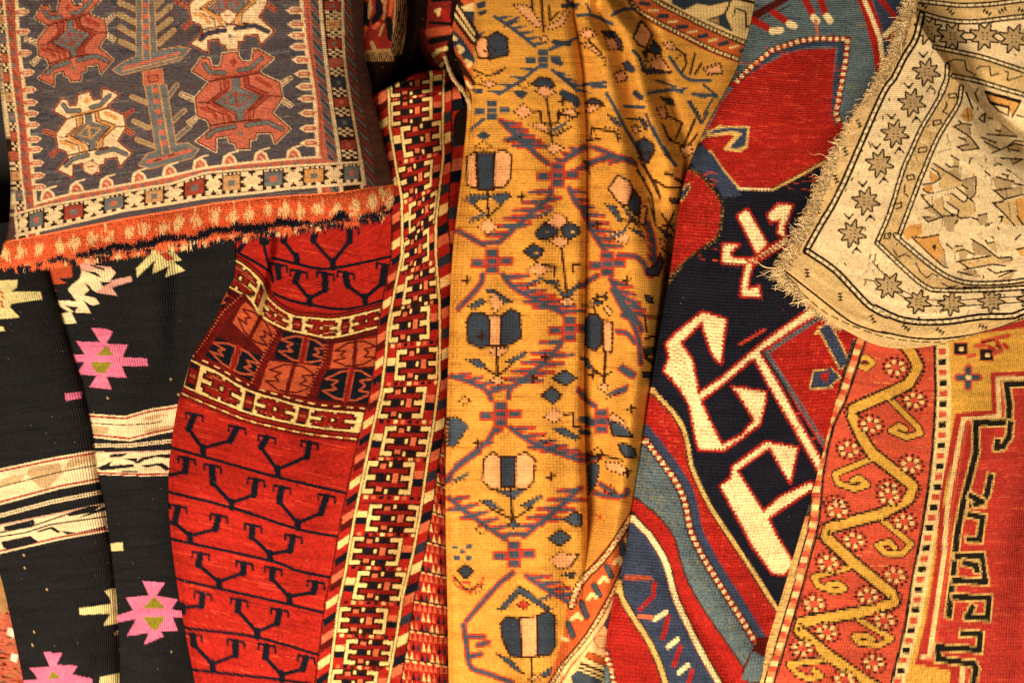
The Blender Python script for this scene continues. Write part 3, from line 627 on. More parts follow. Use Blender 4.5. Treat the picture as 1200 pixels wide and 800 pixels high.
    flower(g7, [('290,85 350,85 350,220 295,225', 'gpink'), ('215,65 265,68 295,95 298,220 255,235 195,205 188,110', 'gnavy'), ('350,85 395,50 440,70 445,185 400,215 350,228', 'gnavy')],
           (dia('290,238 325,228 385,235 330,290'), stem('328,235 335,370', 3.2), leaf('185,288 250,285 290,330 240,325'), leaf('375,300 470,245 470,270 400,305'), stem('270,325 335,365 400,310', 1.4), dia('300,385 335,365 370,385 340,405')))
    flower(g6, [], (dia('215,690 240,640 300,690 240,750'), leaf('115,720 180,680 200,700 150,730'), leaf('215,640 250,650 330,700 290,700'), leaf('200,640 225,635 250,655 210,655')))
    flower(g6, [('430,375 470,330 535,345 540,375 480,410 445,400', 'gnavy'), ('550,350 590,325 640,350 640,380 590,405 560,385', 'gnavy'), ('375,460 420,425 470,450 460,480 425,500', 'gnavy')],
           (dia('480,325 530,280 585,310 545,355'), dia('500,415 545,385 590,415 550,445'), stem('555,450 570,580 580,690', 2.8), stem('430,500 440,520 525,530 520,575', 2), leaf('395,550 440,515 520,545 440,575', 'gpink'), stem('610,560 605,520 640,520', 1.6), leaf('460,590 540,600 545,620 490,615'), leaf('500,600 575,660 640,600 640,625 575,690'), dia('545,695 580,675 610,690 580,720')))
    for t in ('430,375 470,330 535,345', '550,350 590,325 640,350', '375,460 420,425 470,450'):
        p = g6(t); c.line([(p[1][0] + 3, p[1][1] + 11), (p[1][0] + 5, p[1][1] + 11)], 2, 'gold')
    flower(g7, [('590,375 650,335 705,375 655,410', 'slate'), ('540,455 590,415 635,455 595,495', 'slate')], (dia('545,555 600,515 650,545 600,585'), stem('650,545 690,540 690,600 720,600', 1.8), leaf('595,610 640,605 720,650 700,665 640,640')))
    flower(g7, [], (dia('660,10 685,-5 690,25 665,35'), dia('105,560 150,560 200,600 130,700 105,690', 'slate')))
    flower(g8, [('200,25 230,0 260,20 260,125 225,130 195,100', 'gpink'), ('310,15 345,0 378,25 372,105 345,130 308,125', 'gpink'), ('258,18 310,15 308,120 262,125', 'gnavy')],
           (dia('245,135 345,130 300,165', 'slate'), stem('293,130 300,235', 2.8), leaf('185,170 220,165 270,205 220,190'), leaf('330,185 395,150 405,155 350,195'), stem('220,195 300,235 370,190', 1.5), dia('285,250 305,238 325,252 305,265', 'slate')))
    flower(g8, [('425,300 465,268 505,295 465,328', 'slate'), ('478,235 515,205 540,220 540,255 510,255', 'slate')], (dia('430,375 465,345 500,360 525,350 500,400 460,405'), leaf('470,425 520,415 510,440', 'gnavy'), stem('500,400 530,355', 1.8)))
    flower(g8, [('325,575 385,570 385,708 330,712', 'gpink'), ('258,595 280,570 325,580 332,712 290,705 262,640', 'gnavy'), ('385,570 420,550 448,570 450,670 430,705 388,708', 'gnavy')],
           (dia('250,545 325,462 438,548 405,545 325,490 270,550', 'slate'), dia('315,530 338,512 360,530 340,548', 'gred'), stem('365,712 368,800', 3), leaf('245,700 290,715 340,770 300,750'), leaf('395,770 450,740 445,760 410,785'), dia('355,790 375,770 395,790')))
    flower(g8, [('110,410 135,390 165,412 135,440', 'gnavy')], (stem('95,430 130,470 150,480 195,460', 1.5),))
    for t in ('90,325 110,325 110,335 90,335', '140,320 160,322 158,335 140,333', '115,340 135,340 135,352 115,352', '95,358 118,358 116,375 95,372', '135,360 158,358 158,372 138,374'): c.poly(g8(t), 'slate')
    c.line(g8('95,430 100,460 150,490 190,460 200,430'), 2.2, 'gred'); c.line(g8('120,480 125,455 150,450 160,490'), 2.2, 'gred')
    # right panel motifs
    flower(gb, [('165,210 220,130 290,165 310,215 275,310 220,285 185,235', 'gpink'), ('320,220 355,270 345,370 290,330 280,300', 'gnavy'), ('355,300 395,320 375,430 345,400', 'gpink')],
           (leaf('145,300 210,310 250,400 230,405 190,350'), leaf('240,300 310,370 350,430 330,420 280,370'), stem('320,360 260,450', 2.4), stem('250,390 320,400', 2), leaf('290,440 360,460 380,500 310,460'), dia('180,470 240,455 290,485 280,530 210,520')))
    flower(gc, [('75,185 105,145 150,145 180,185 175,325 140,355 100,345 78,320', 'gnavy'), ('185,180 240,190 238,370 188,365', 'gpink')],
           (stem('200,365 190,540', 3.4), leaf('50,390 90,395 130,465 90,460'), stem('130,465 190,510 235,480', 1.6), dia('155,575 190,545 220,570 190,600'), dia('190,110 215,95 240,130 215,155'), leaf('110,70 170,60 190,75 150,95'), leaf('185,35 205,20 210,60 190,55', 'gnavy'), stem('60,90 130,100 140,130', 1.6)))
    flower(gd, [('225,90 270,65 320,100 360,165 300,160 240,150', 'slate'), ('275,205 310,200 370,230 380,280 320,285 290,250', 'slate')], (dia('215,60 240,20 300,60 340,130 280,80'), dia('200,310 270,310 330,350 335,400 260,370 210,350'), stem('90,265 170,280 150,310', 1.6), leaf('95,330 130,310 165,330 150,430 100,500', 'slate'), stem('150,260 300,300', 1.3)))
    c.line(gd('60,50 100,50'), 5, 'slate'); c.line(gd('55,130 100,140'), 6, 'gnavy'); c.line(gd('130,610 190,650'), 1.4, 'gred'); c.line(gd('150,650 170,615'), 1.4, 'gred')
    flower(ga, [('370,180 410,100 460,165 430,230 400,215', 'gpink'), ('465,190 500,230 495,270 440,240', 'gnavy'), ('415,245 440,235 430,280', 'gnavy')], (stem('375,170 405,100', 3), dia('440,290 490,255 550,340 480,345'), leaf('410,330 450,320 550,345 430,350', 'gnavy')))
    flower(ga, [('225,150 280,150 315,195 320,240 300,235 290,190 235,170', 'gnavy'), ('320,300 345,290 370,320 345,335', 'gnavy')], (dia('240,185 285,180 300,230 255,235'), dia('280,350 325,335 345,370 300,390'), leaf('120,165 165,135 200,165 160,185', 'gpink'), leaf('125,205 170,205 240,280 180,240', 'gpink'), stem('160,190 220,250', 1.6)))
    flower(ga, [('140,490 175,462 215,475 235,500 190,490', 'gnavy'), ('385,670 420,650 465,680 470,710 435,770 400,745', 'gnavy')], (dia('145,520 165,495 215,505 160,535'), leaf('250,540 290,560 315,600 280,585', 'slate'), leaf('340,560 410,555 440,590 430,620 400,570', 'gnavy'), dia('360,600 380,590 400,615 380,630'), stem('170,650 175,600 290,625 300,665', 1.8), stem('145,660 215,655', 2), stem('15,575 30,535 90,550', 1.8)))
    flower(ga, [('500,460 550,465 560,495 530,490', 'gnavy')], (dia('480,510 520,510 530,560 500,555'), stem('530,545 600,580 570,650', 2.4), stem('660,560 600,700', 2.8), stem('670,630 620,700', 2.2), stem('510,590 540,660 620,690', 1.8), dia('590,700 640,680 650,720 610,745'), leaf('640,480 680,540 690,580 650,520', 'slate')))
    flower(ga, [], (stem('610,260 620,300 600,340', 2.2), stem('660,255 635,350', 2.4), stem('690,300 660,350', 2), dia('510,205 550,200 570,235 530,230'), dia('700,320 770,295 790,345 720,355'), stem('570,230 615,260', 1.6)))
    flower(gb, [('350,0 420,0 400,60 370,40', 'gnavy'), ('525,270 585,270 580,295 540,290', 'gnavy'), ('440,660 470,590 490,640 460,720 390,710 390,680', 'gnavy')], (stem('480,360 530,430 550,460', 2), stem('550,350 500,470', 2), stem('480,430 550,420', 2), leaf('470,440 545,490 500,500', 'gnavy'), dia('470,510 510,520 500,560 470,545'), stem('500,120 540,130', 4), stem('560,150 600,170', 4), stem('440,160 510,205 590,205', 3), stem('340,100 420,250 440,400', 1.4), stem('370,60 450,200 470,260', 1.4), stem('500,10 560,70', 2)))
    flower(gc, [('430,30 470,45 480,80 440,70', 'gnavy'), ('425,345 480,340 490,370 430,385', 'gnavy'), ('420,485 480,480 475,520 420,510', 'gnavy')], (stem('430,290 480,270 510,295', 3), stem('430,150 440,250', 1.6), stem('440,400 480,430', 5), stem('470,160 510,165', 1.6)))
    c.poly(g7('715,560 770,565 770,580 720,580'), 'slate')
    for t in ('120,150 150,130 190,150 165,185', '130,205 165,200 175,230 140,225', '190,250 240,290 235,320', '290,340 330,330 340,380 300,385', '480,515 520,500 535,550', '505,585 530,640 560,660', '700,330 780,300 790,350 720,345', '590,695 640,675 645,730', '370,600 400,590 405,625', '440,290 500,270 545,330', '240,600 300,610 310,660', '20,520 90,510 110,545 30,590', '400,740 430,790', '560,290 600,250', '180,600 200,650', '420,250 430,320'):
        dotline(ga(t), 2.9, 5)
    for t, w in (('40,30 110,25', 5), ('60,5 100,40', 4), ('150,20 170,60', 2.6), ('345,310 365,330', 8), ('370,240 400,270 420,330', 4), ('700,400 760,450', 3), ('740,470 700,540', 2.6), ('690,580 720,530', 3), ('480,380 570,410', 3), ('515,690 560,770', 3), ('430,540 470,640', 3), ('380,440 405,460', 7), ('0,200 70,210', 6), ('0,290 30,300', 6), ('20,350 90,410', 5), ('40,440 100,470 105,490', 9)):
        c.line(ga(t), w, 'gnavy')
    for t, w in (('340,30 400,130 470,270', 1.6), ('400,260 440,420 500,480', 1.6), ('20,40 60,130', 2), ('330,100 380,160', 2.4), ('300,20 350,110 390,200', 1.6), ('480,560 540,610', 2.6), ('500,690 540,760', 2.4), ('560,600 600,640', 2.6)):
        c.line(gb(t), w, 'gbrown')
    # small filler marks between the lattice arms
    for cx, cy in ((560, 255), (612, 232), (640, 250), (628, 330), (565, 395), (548, 330), (640, 420), (625, 445), (545, 470), (560, 520), (640, 515), (540, 560), (646, 560), (660, 690), (560, 690), (565, 620), (640, 700), (560, 95), (615, 100), (660, 120), (605, 160), (655, 150), (700, 265), (725, 275), (700, 350), (735, 330), (695, 440), (720, 460), (740, 480), (700, 530), (735, 555), (715, 575), (600, 25), (575, 60)):
        k = rs.randint(3)
        if k == 0: dotline([(cx - 7, cy), (cx, cy - 6), (cx + 7, cy), (cx, cy + 6), (cx - 7, cy)])
        elif k == 1: c.line([(cx - 5, cy), (cx + 5, cy - 2)], 2.6, 'gbrown'); c.line([(cx, cy - 5), (cx, cy + 4)], 2.6, 'gbrown')
        else: c.line([(cx - 8, cy + 3), (cx, cy), (cx + 8, cy - 4)], 3.4, 'slate'); dotline([(cx - 9, cy + 7), (cx + 9, cy)])
    for x in (0, 4, 8):
        c.line([(552 + x, 60), (546 + x, 180), (540 + x, 250), (533 + x, 330), (528 + x, 420)], .8, 'goldD')
    # border strips
    def edging(pt, base):
        c.part('border')
        for pts, w, col in pt: c.line(smooth(pts), w, col)
    A = ge('420,-30 395,20 330,110 250,210 170,300 120,390 100,470 70,640 20,760 -40,880')
    bot = smooth(ge('420,-30 395,20 330,110 250,210 170,300 125,390 98,470')) 
    c.part('border')
    c.poly(bot + ge('85,560 60,660 20,770 -60,960 330,960 320,640 345,440 375,250 425,-40'), 'gorange')
    c.line(offs(bot, 0), 2.0, 'gred')
    d1 = smooth(ge('415,0 390,40 320,150 250,240 180,310 140,380 120,440')); c.line(d1, 9.5, 'gbrown'); c.line(d1, 5.2, 'qcream'); c.ticks(d1, 4.6, 4, 1.5, 'gred')
    for k, t in enumerate(('355,150 360,200', '285,255 305,300', '225,345 250,390', '165,425 190,490', '105,520 125,580')):
        c.part('border_motif'); c.line(ge(t), 7.4, 'gbrown'); c.line(ge(t), 5, 'slate')
    for t in ('375,130 385,150', '320,240 345,215 350,240', '250,330 270,305 290,325', '195,410 215,385 235,400', '120,505 150,480 165,500', '75,590 100,600'): c.line(ge(t), 4.6, 'rcream')
    c.cur = None; c.part('border')
    d2 = smooth(ge('372,255 345,320 290,430 200,580 120,680 70,745 20,830')); c.line(d2, 10, 'gbrown'); c.line(d2, 5.6, 'qcream'); c.ticks(d2, 4.6, 4.4, 1.5, 'gred')
    d3 = smooth(ge('360,340 320,410 260,520 180,630 110,710 60,790 30,850')); c.line(d3, 4.6, 'qcream'); c.line(offs(d3, 3), 1.4, 'gbrown')
    low = ge('350,420 330,440 270,535 190,640 120,725 60,830 300,960 330,640'); c.poly(low, 'qcream')
    c.poly(ge('275,530 310,450 325,480 300,560'), 'slate', out='gbrown', ow=1); c.poly(ge('330,390 350,370 345,430 325,420'), 'gnavy'); c.poly(ge('225,600 250,580 300,580 290,630 250,640'), 'qcream', out='gred', ow=1)
    c.poly(ge('185,680 200,655 285,690 275,720'), 'gorange', out='gbrown', ow=1); c.line(ge('165,710 285,755'), 3.4, 'gbrown'); c.line(ge('155,728 270,775'), 2.4, 'gbrown'); c.poly(ge('120,770 150,745 260,790 240,850 140,850'), 'slate', out='gbrown', ow=1)
    # border, upper right
    nA_ = Z(750, 0, 4)
    up = smooth(nA_('-40,20 0,70 100,130 200,180 300,230 380,265 450,290 560,330'))
    c.poly(up + nA_('700,330 700,-150 -60,-150 -60,0'), 'gorange')
    c.line(up, 2, 'gred')
    d1 = smooth(nA_('-40,10 0,55 100,115 200,165 300,215 380,250 560,315')); c.line(d1, 6.4, 'gbrown'); c.line(d1, 3.0, 'qcream'); c.ticks(d1, 5, 3, 1.6, 'gbrown')
    b2_ = smooth(nA_('-20,-20 60,50 200,130 300,175 400,210 560,260')); 
    for k, (x, y, dx, dy) in enumerate(c.walk(b2_, 13, 3)):
        c.line([(x - dx * 5 - dy * 2, y - dy * 5 + dx * 2), (x + dx * 3 + dy * 3, y + dy * 3 - dx * 3)], 5 if k % 2 else 3, 'gnavy' if k % 2 else 'rcream')
    d2 = smooth(nA_('30,-30 100,20 200,70 300,120 400,165 560,230')); c.line(d2, 7, 'gbrown'); c.line(d2, 3.2, 'qcream'); c.ticks(d2, 5, 3, 1.6, 'gbrown')
    c.poly(smooth(nA_('50,-30 110,5 200,55 300,105 400,150 560,215')) + nA_('700,200 700,-150 0,-150'), 'qcream')
    c.poly(nA_('150,-60 470,-40 420,10 330,30 270,20 210,50 150,20'), 'gnavy'); c.poly(nA_('310,95 375,75 400,60 440,155 370,120'), 'gnavy'); c.poly(nA_('320,97 370,85 370,112'), 'tan'); c.line(nA_('440,80 450,40 500,60 500,130 530,120'), 2, 'gbrown'); c.line(nA_('430,0 400,70'), 2.4, 'gbrown'); c.line(nA_('430,-10 560,20'), 4, 'gbrown'); c.line(nA_('440,10 560,35'), 1.4, 'qcream')
    # border, upper left turned edge
    c.part('border')
    c.poly(dk('850,-80 1040,-80 1045,200 1040,340 1030,600 1015,720 960,640 840,480 810,340'), 'gorange')
    for t, w, col in (('850,-60 960,90 1060,300', 9, 'gbrown'), ('860,-10 950,130 1040,270', 3.2, 'qcream'), ('860,70 950,210 1040,330', 9, 'gbrown'), ('870,90 960,210 1040,320', 3, 'qcream'), ('820,340 920,500 1020,650', 9, 'gbrown'), ('815,370 900,510 1015,690', 3.4, 'qcream'), ('850,420 930,560 1015,660', 2.4, 'gorange')): c.line(dk(t), w, col)
    c.poly(dk('940,60 1040,20 1045,95 960,90'), 'qcream'); c.poly(dk('970,95 1040,95 1040,190 1000,160'), 'gnavy')
    c.line(dk('850,265 900,310 950,380 1010,470'), 12, 'gnavy'); 
    for t in ('870,290 895,310', '920,370 950,390 930,410', '980,480 1015,500 1000,520'): c.line(dk(t), 5, 'qcream')
    c.cur = None
    return c
# ---------------------------------------------------------------- dark kilim with white hooks
nA = Z(750, 0, 4); nC = Z(740, 180, 4); nE = Z(760, 350, 4); nG = Z(820, 500, 4); nF = Z(700, 530, 2.963)
def paint_hooks():
    c = Cloth('ink'); rs = rng_of(31)
    def hook(polys, name='hook_motif', ow=2.6):
        c.part(name)
        for p in polys: c.poly(p, 'nred', out='nred', ow=ow)
        for p in polys: c.poly(p, 'ncream')
        for p in polys: c.dots(list(p) + [p[0]], 5.0, 2.8, 'nred')
        for p in polys: c.poly([((x - q[0]) * .9 + q[0], (y - q[1]) * .9 + q[1]) for q in [np.mean(p, 0)] for x, y in p], 'ncream') if len(p) < 5 else None
        c.cur = None
    # top: teal ground
    c.part('teal_ground')
    c.poly(nA('330,-200 1500,-200 1500,500 960,620 940,560 400,470 290,670 240,720 200,740'), 'teal')
    for k in range(120):
        x, y = rs.uniform(850, 1060), rs.uniform(-40, 140); c.line([(x, y), (x + rs.uniform(4, 16), y + 1)], 1, 'nblue' if k % 3 else 'tealG')
    c.part('stepped_bars')
    c.line(nA('545,75 640,20 740,-40'), 9, 'wine'); c.line(nA('545,75 640,20 740,-40'), 1.6, 'nbrown'); c.line(nA('570,95 700,30'), 1.6, 'nbrown')
    for a, b, cc in (('530,95 600,135', '620,150 660,145', 0), ('625,60 690,105', '700,115 725,125', 0), ('770,-10 810,70', '815,85 830,100', 0), ('845,-10 870,65', '878,80 892,100', 0)):
        c.line(nA(a), 8, 'nred'); c.line(nA(b), 8, 'ncream')
    c.line(nA('825,100 835,185'), 3, 'rpink')
    c.part('side_stripe')
    c.poly(nA('1000,-60 1060,-60 1130,110 1145,280 1110,380 1095,250 1060,110'), 'nred'); c.line(nA('1035,-40 1090,90 1125,180 1140,290'), 5, 'ncream')
    c.poly(nA('1075,-60 1500,-60 1500,300 1150,300 1140,150'), 'nblue'); c.line(nA('1110,-20 1180,60 1230,120'), 6, 'nred'); c.line(nA('1150,170 1210,110'), 6, 'ncream'); c.line(nA('1160,190 1230,120'), 4, 'nred')
    # red medallion
    med = smooth(nA('920,228 740,240 600,300 480,380 400,460 345,560 290,672'), 6) + nC('370,0 420,70 500,168 660,172 780,110 905,40') + nA('1000,640 920,590 895,540 905,400')
    c.part('red_medallion')
    c.line(nA('455,395 520,330 620,255 740,215 830,200 950,205 940,300 920,400 900,540 915,580'), 9, 'nblue')
    ck = nA('440,400 520,318 620,238 740,198 830,184 975,186 965,290 945,400 918,540 940,590')
    c.line(ck, 7.4, 'nbrown'); c.line(ck, 5.2, 'nred'); c.ribbon(ck, 3.9, 4.8, [None, 'ncream'])
    c.poly(med, 'nred')
    for k in range(260):
        x, y = rs.uniform(820, 985), rs.uniform(55, 225); l = rs.uniform(3, 14); c.line([(x, y), (x + l, y + l * .12)], .9, 'nredL')
    c.line(nC('370,-10 420,65 500,160'), 3.2, 'ngold'); c.dots(nC('500,166 660,170'), 4, 3.4, 'ncream'); c.line(nC('660,172 780,110 905,40'), 3.2, 'ngold'); c.line(nC('660,165 780,102 905,32'), 1.4, 'nbrown')
    c.part('small_hook'); h = nA('320,620 380,600 510,600 500,690 470,710 400,700 450,640 430,625 320,640'); c.poly(h, 'ngold', out='ngold', ow=1.5); c.poly(nA('330,615 400,602 505,602 495,685 450,700 420,695 480,630 440,615 330,630'), 'nblue')
    c.line(nA('290,660 330,620 380,590'), 2, 'ngold')
    # teal neck and left red lobe
    c.part('teal_ground'); c.poly(nC('280,0 300,-50 385,10 430,80 500,165 520,200 430,210 400,150 330,90'), 'nblue'); c.poly(nA('290,680 240,740 260,800 330,800 370,770'), 'nblue')
    lobe = smooth(nC('262,62 330,110 400,190 425,260 405,390 320,455 230,530 175,610'), 6)
    c.part('red_lobe'); c.poly(nC('100,40 262,62') + lobe + nC('100,700'), 'nred')
    for k in range(80):
        x, y = rs.uniform(785, 840), rs.uniform(200, 310); c.line([(x, y), (x + 4, y + 1)], 1, 'nredL')
    c.line(lobe, 3.4, 'ngold'); c.dashes(lobe, 4, 1, 3.4, 'nbrown'); c.poly(nC('270,140 275,165 245,215 225,240 235,205'), 'nblue', out='ngold', ow=1)
    c.cur = None
    # small white cross with hooked arms
    hook([nC('500,295 545,265 640,430 590,470'), nC('430,430 505,430 465,465 475,492 560,500 545,522 428,515'), nC('545,500 580,490 550,590 545,640 600,625 605,675 515,668 520,610'),
          nC('560,510 720,395 740,405 730,425 600,500 570,530'), nC('640,292 690,240 755,245 735,310 715,345 720,395 690,375 700,310 655,325')])
    for t in ('580,505 700,425', ): c.line(nC(t), 1.6, 'nred')
    # big hooks
    body = nE('255,65 365,100 350,200 342,305 320,290 290,235 262,150 255,105 150,210 205,290 225,390 235,450 350,370 430,300 560,190 690,100 800,20 880,-40 905,-20 800,70 700,130 520,250 620,420 700,570 800,740 860,860 840,880 770,760 680,600 590,450 500,285 480,290 350,400 245,480 290,580 345,690 440,640 500,570 470,520 430,460 395,415 460,425 550,440 545,500 520,590 430,660 355,710 240,710 220,640 195,500 140,410 75,340 100,280 85,215 130,165')
    hook([body])
    for k, y in enumerate(range(225, 420, 17)): c.line(nE('%d,%d %d,%d' % (92 + k * 6, y + 16, 150 + k * 6, y - 10)), 1.1, 'tan')
    c.line(nE('430,215 545,148'), 3.4, 'nredL'); c.dots(nE('470,170 540,140'), 5, 1.4, 'nred'); c.dots(nE('620,40 640,70'), 6, 1.5, 'rpink')
    hook([nG('100,280 150,240 155,190 310,75 460,100 440,190 425,262 370,170 330,95 175,205 240,310 300,400 380,330 520,262 540,285 470,330 320,430 360,510 440,640 400,690 345,690 250,560 170,410')])
    # corner panel right
    c.part('red_panel')
    pan = nE('540,240 620,190 800,85 900,30 1000,30 1000,700 830,720 700,520 640,400 560,270')
    c.poly(pan, 'nred'); c.line(nE('835,700 700,480 555,255 660,185 830,75'), 4.5, 'teal'); c.line(nE('835,700 700,480 555,255 660,185 830,75'), .8, 'nbrown'); 
    c.line(nE('785,165 830,140'), 4, 'ngold'); c.poly(nE('800,140 850,120 900,210 940,300 900,330'), 'nblue', out='ngold', ow=1.6)
    c.part('small_hook'); c.poly(nE('775,345 860,330 900,370 850,410 860,420 760,420'), 'nblue', out='ngold', ow=1.5); c.poly(nE('800,360 850,340 840,400'), 'nred')
    for k in range(80):
        x, y = rs.uniform(900, 1000), rs.uniform(400, 520); c.line([(x, y), (x + 5, y - 1)], 1, 'nredL') if c.col[int((y - Y0) * SS), int((x - X0) * SS)] == PAL['nred'] else None
    c.cur = None
    # stripes, lower left
    e1 = nE('0,380 40,450 110,530 160,600 190,690 205,780') + nF('360,120 430,240 520,370 600,490 700,640 800,780')
    e1 = smooth(nE('-20,360 30,440 100,515 155,590 185,680 200,770') + nF('345,90 400,200 500,350 610,520 720,690 820,840'), 5)
    far = [(690, 860)]
    c.part('red_stripe'); c.poly(e1 + [(690, 870), (640, 500)], 'nred'); 
    for k in range(160):
        i = rs.randint(0, len(e1) - 1); x, y = e1[i]; d = rs.uniform(3, 26); c.line([(x - d, y + 2), (x - d + 4, y + 4)], 1.1, 'nredL')
    c.part('cream_line'); c.line(e1, 4.4, 'ngold'); c.line(offs(e1, 3.2), 1.8, 'nbrown')
    e2 = smooth(nE('-48,590 0,650 50,715') + nF('262,60 300,120 322,180 340,270 375,345 418,420 488,530 568,660 640,770 700,870'), 5)
    c.part('dotted_stripe'); c.poly(offs(e2, -9) + offs(e2, 14)[::-1], 'nblue')
    dt = offs(e2, 5); c.line(dt, 9, 'nbrown'); c.line(dt, 5.6, 'nred'); c.ribbon(dt, 4.0, 5, [None, 'ncream']); c.line(offs(e2, -5), 5, 'nblue')
    e3 = offs(e2, 10)
    c.part('teal_stripe'); c.poly(e3 + [(690, 870), (640, 560)], 'teal')
    for k in range(420):
        i = rs.randint(0, len(e3) - 1); x, y = e3[i]; d = rs.uniform(2, 40); c.line([(x - d, y + d * .3), (x - d + 5, y + 3 + d * .3)], 1.0, ['tealG', 'nblue', 'steel'][k % 3])
    e4 = smooth(nF('110,130 150,170 220,230 270,300 292,385 330,480 400,590 470,690 525,775 590,880'), 5)
    c.part('red_stripe'); c.poly(e4 + [(690, 870), (640, 560)], 'nred'); c.line(e4, 2, 'nbrown')
    e5 = smooth(nF('100,190 130,235 190,300 240,390 270,500 320,610 370,710 450,850'), 5)
    c.part('cream_line'); c.line(offs(e5, -1), 9, 'nbrown'); 
    c.part('zigzag_stripe'); c.poly(offs(e5, 4) + [(690, 870), (640, 600)], 'nblue'); 
    c.part('cream_line'); c.line(e5, 6, 'ncream')
    c.part('zigzag_stripe')
    for t, col in (('100,435 185,438', 'rorange'), ('200,455 195,500 150,545', 'nred'), ('200,580 240,555', 'ncream'), ('150,570 190,575', 'rpink'), ('248,570 228,645', 'nred'), ('248,675 280,650', 'ncream'), ('290,675 268,740', 'nred'), ('285,765 315,740', 'ncream'), ('330,760 310,830', 'nred')):
        c.line(nF(t), 5.5, col)
    for k in range(200):
        x, y = rs.uniform(732, 775), rs.uniform(640, 720); c.line([(x, y), (x + 1.2, y + .6)], 1.1, ['steel', 'nred', 'ink'][k % 3]) if c.reg[int((y - Y0) * SS), int((x - X0) * SS)] == c.cur else None
    e6 = smooth(nF('70,400 85,500 120,565 170,640 210,720 240,810 260,870'), 5)
    c.part('red_stripe'); c.poly(offs(e6, 2) + [(640, 870), (640, 600)], 'nred')
    c.part('cream_line'); c.line(e6, 9, 'nbrown'); c.line(e6, 5.6, 'ngold')
    e7 = nF('10,620 30,680 50,760 70,850'); c.part('dotted_stripe'); c.line(e7, 7, 'nbrown'); c.line(e7, 4.4, 'nred'); c.ribbon(e7, 3.6, 4, [None, 'ncream']); c.poly(offs(e7, 3) + [(640, 870), (640, 600)], 'teal')
    c.part('red_panel'); c.poly(nF('600,560 640,640 560,640 500,760 560,870 900,870'), 'wine'); c.poly(nF('540,690 600,720 560,800 500,790'), 'teal')
    c.cur = None
    return c

